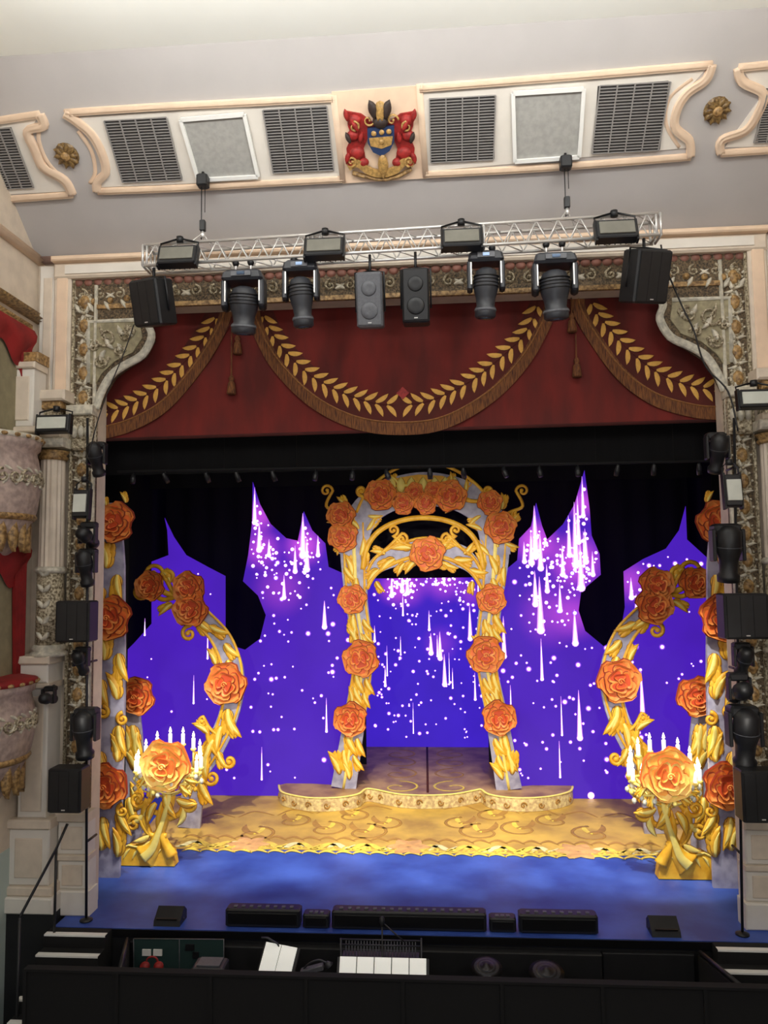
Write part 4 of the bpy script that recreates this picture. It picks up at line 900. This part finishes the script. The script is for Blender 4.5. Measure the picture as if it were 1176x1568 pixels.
for a_,c in (((205,1437),(343,1438)),((205,1437),(205,1500)),((343,1438),(343,1500)),((275,1437),(275,1500))): b.tube([f3.w3(*f3.uv(*a_),.01),f3.w3(*f3.uv(*c),.01)],.006,grey)
for x,y,w in ((225,1458,.06),(242,1458,.06),(291,1450,.06),(300,1462,.04)): u,v=f3.uv(x,y); b.fbox(f3,u-w,u+w,v-.04,v+.04,0,.02,white if x<280 else blk)
for x in (215,335): p=f3.w3(*f3.uv(x,1490)); b.tube([p,Vector((p.x,p.y,-1.8))],.02,blk)
b.done()
b=B('pit_equipment_box'); p=V(-1.3).w3(*V(-1.3).uv(322,1484)); b.obox(p,(.42,.3,.16),blk3); b.obox(p+Vector((0,0,.09)),(.3,.22,.02),grey); b.obox(p-Vector((0,0,.75)),(.5,.35,1.3),blk); b.done()
b=B('red_headphones'); 
for x in (222,243):
    p=V(-1.3).w3(*V(-1.3).uv(x,1480)); b.lathe(p,[(.03,-.04),(.06,-.02),(.06,.03),(.02,.05)],redB,14,rot=rotx(70)); 
P=[V(-1.3).w3(*V(-1.3).uv(x,y)) for x,y in ((222,1478),(226,1468),(233,1465),(240,1468),(243,1478))]; b.tube(cr([tuple(q) for q in P],4),.012,redB)
p=V(-1.3).w3(*V(-1.3).uv(232,1492)); b.obox(p-Vector((0,0,.45)),(.4,.2,.9),blk); b.done()
b=B('gooseneck_lamp')
P=[V(-1.4).w3(*V(-1.4).uv(x,y)) for x,y in ((455,1500),(470,1478),(488,1470),(502,1476))]; b.tube(cr([tuple(q) for q in P],5),.012,blk3); b.lathe(P[-1],[(.02,.03),(.06,-.03),(.055,-.035)],blk3,12,rot=roty(-40)); 
P=[V(-1.4).w3(*V(-1.4).uv(x,y)) for x,y in ((400,1436),(410,1436),(425,1445),(455,1500))]; b.tube([tuple(q) for q in P],.012,blk3)
p=V(-1.4).w3(*V(-1.4).uv(478,1484)); b.obox(p,(.3,.1,.06),grey,roty(-15)); b.obox(p-Vector((.1,0,.6)),(.12,.12,1.15),blk); b.done()
# ============================================================ LIGHTS
def area(n,loc,tgt,size,e,col=(1,1,1),sy=None):
    l=bpy.data.lights.new(n,'AREA'); l.energy=e; l.size=size; l.color=col
    if sy: l.shape='RECTANGLE'; l.size_y=sy
    o=bpy.data.objects.new(n,l); o.location=loc; o.rotation_euler=(Vector(tgt)-Vector(loc)).to_track_quat('-Z','Y').to_euler(); sc.collection.objects.link(o)
def spot(n,loc,tgt,e,ang,col,blend=.5,rad=.12):
    l=bpy.data.lights.new(n,'SPOT'); l.energy=e; l.spot_size=R(ang); l.spot_blend=blend; l.color=col; l.shadow_soft_size=rad
    o=bpy.data.objects.new(n,l); o.location=loc; o.rotation_euler=(Vector(tgt)-Vector(loc)).to_track_quat('-Z','Y').to_euler(); sc.collection.objects.link(o)
area('house_light_left',(-4,-12.5,8.5),(-1,0,7.5),2.2,150,(1,.95,.9)); area('house_light_right',(4.5,-12.5,8.5),(1,0,7.5),2.2,180,(1,.95,.9))
area('house_bounce_fill',(0,-12.4,2.5),(0,-3,11),3,120,(1,.98,.95))  # added unseen fill, stands in for house light bounced up to the ceiling
area('ceiling_strip_fill',(0,-4.9,zC-.9),(0,-2.3,zC+.1),9,230,(1,.99,.95),.5)  # added out-of-view fill that brightens the white ceiling strip
for i,(x,tx) in enumerate(((-3.2,-3.2),(-1.2,-.8),(1.2,1.0),(3.2,3.4))):
    spot('stage_spot_%d'%(i+1),(x,-1.5,7.6),(tx,3.2,.5),1900,40,(1,.94,.82),rad=.07)
for x,tx in ((-2.2,.3),(2.6,-.2)): spot('front_fill_spot',(x,-12.3,6.3),(tx,5.4,3.6),3300,20,(1,.95,.9),blend=.6,rad=.1)  # pair added behind the camera to brighten the arch under the pelmet
for s_ in (-1,1): spot('candelabra_spot',(s_*1.2,-1.3,7.6),(s_*3.9-.1,1.6,1.2),1500,22,(1,.93,.78),rad=.05); spot('front_fill_spot',(s_*1.5,-12.3,6.3),(s_*3.9,2.6,2.2),3600,15,(1,.94,.85),blend=.7,rad=.1)  # the front pair here is also added, to brighten the side pieces
area('stage_wash',(0,1.9,6.6),(0,4.5,0),5,80,(1,.88,.66),.6)
w=bpy.data.worlds.new('world'); sc.world=w; w.use_nodes=True; w.node_tree.nodes['Background'].inputs[0].default_value=(.95,.95,1,1); w.node_tree.nodes['Background'].inputs[1].default_value=.2
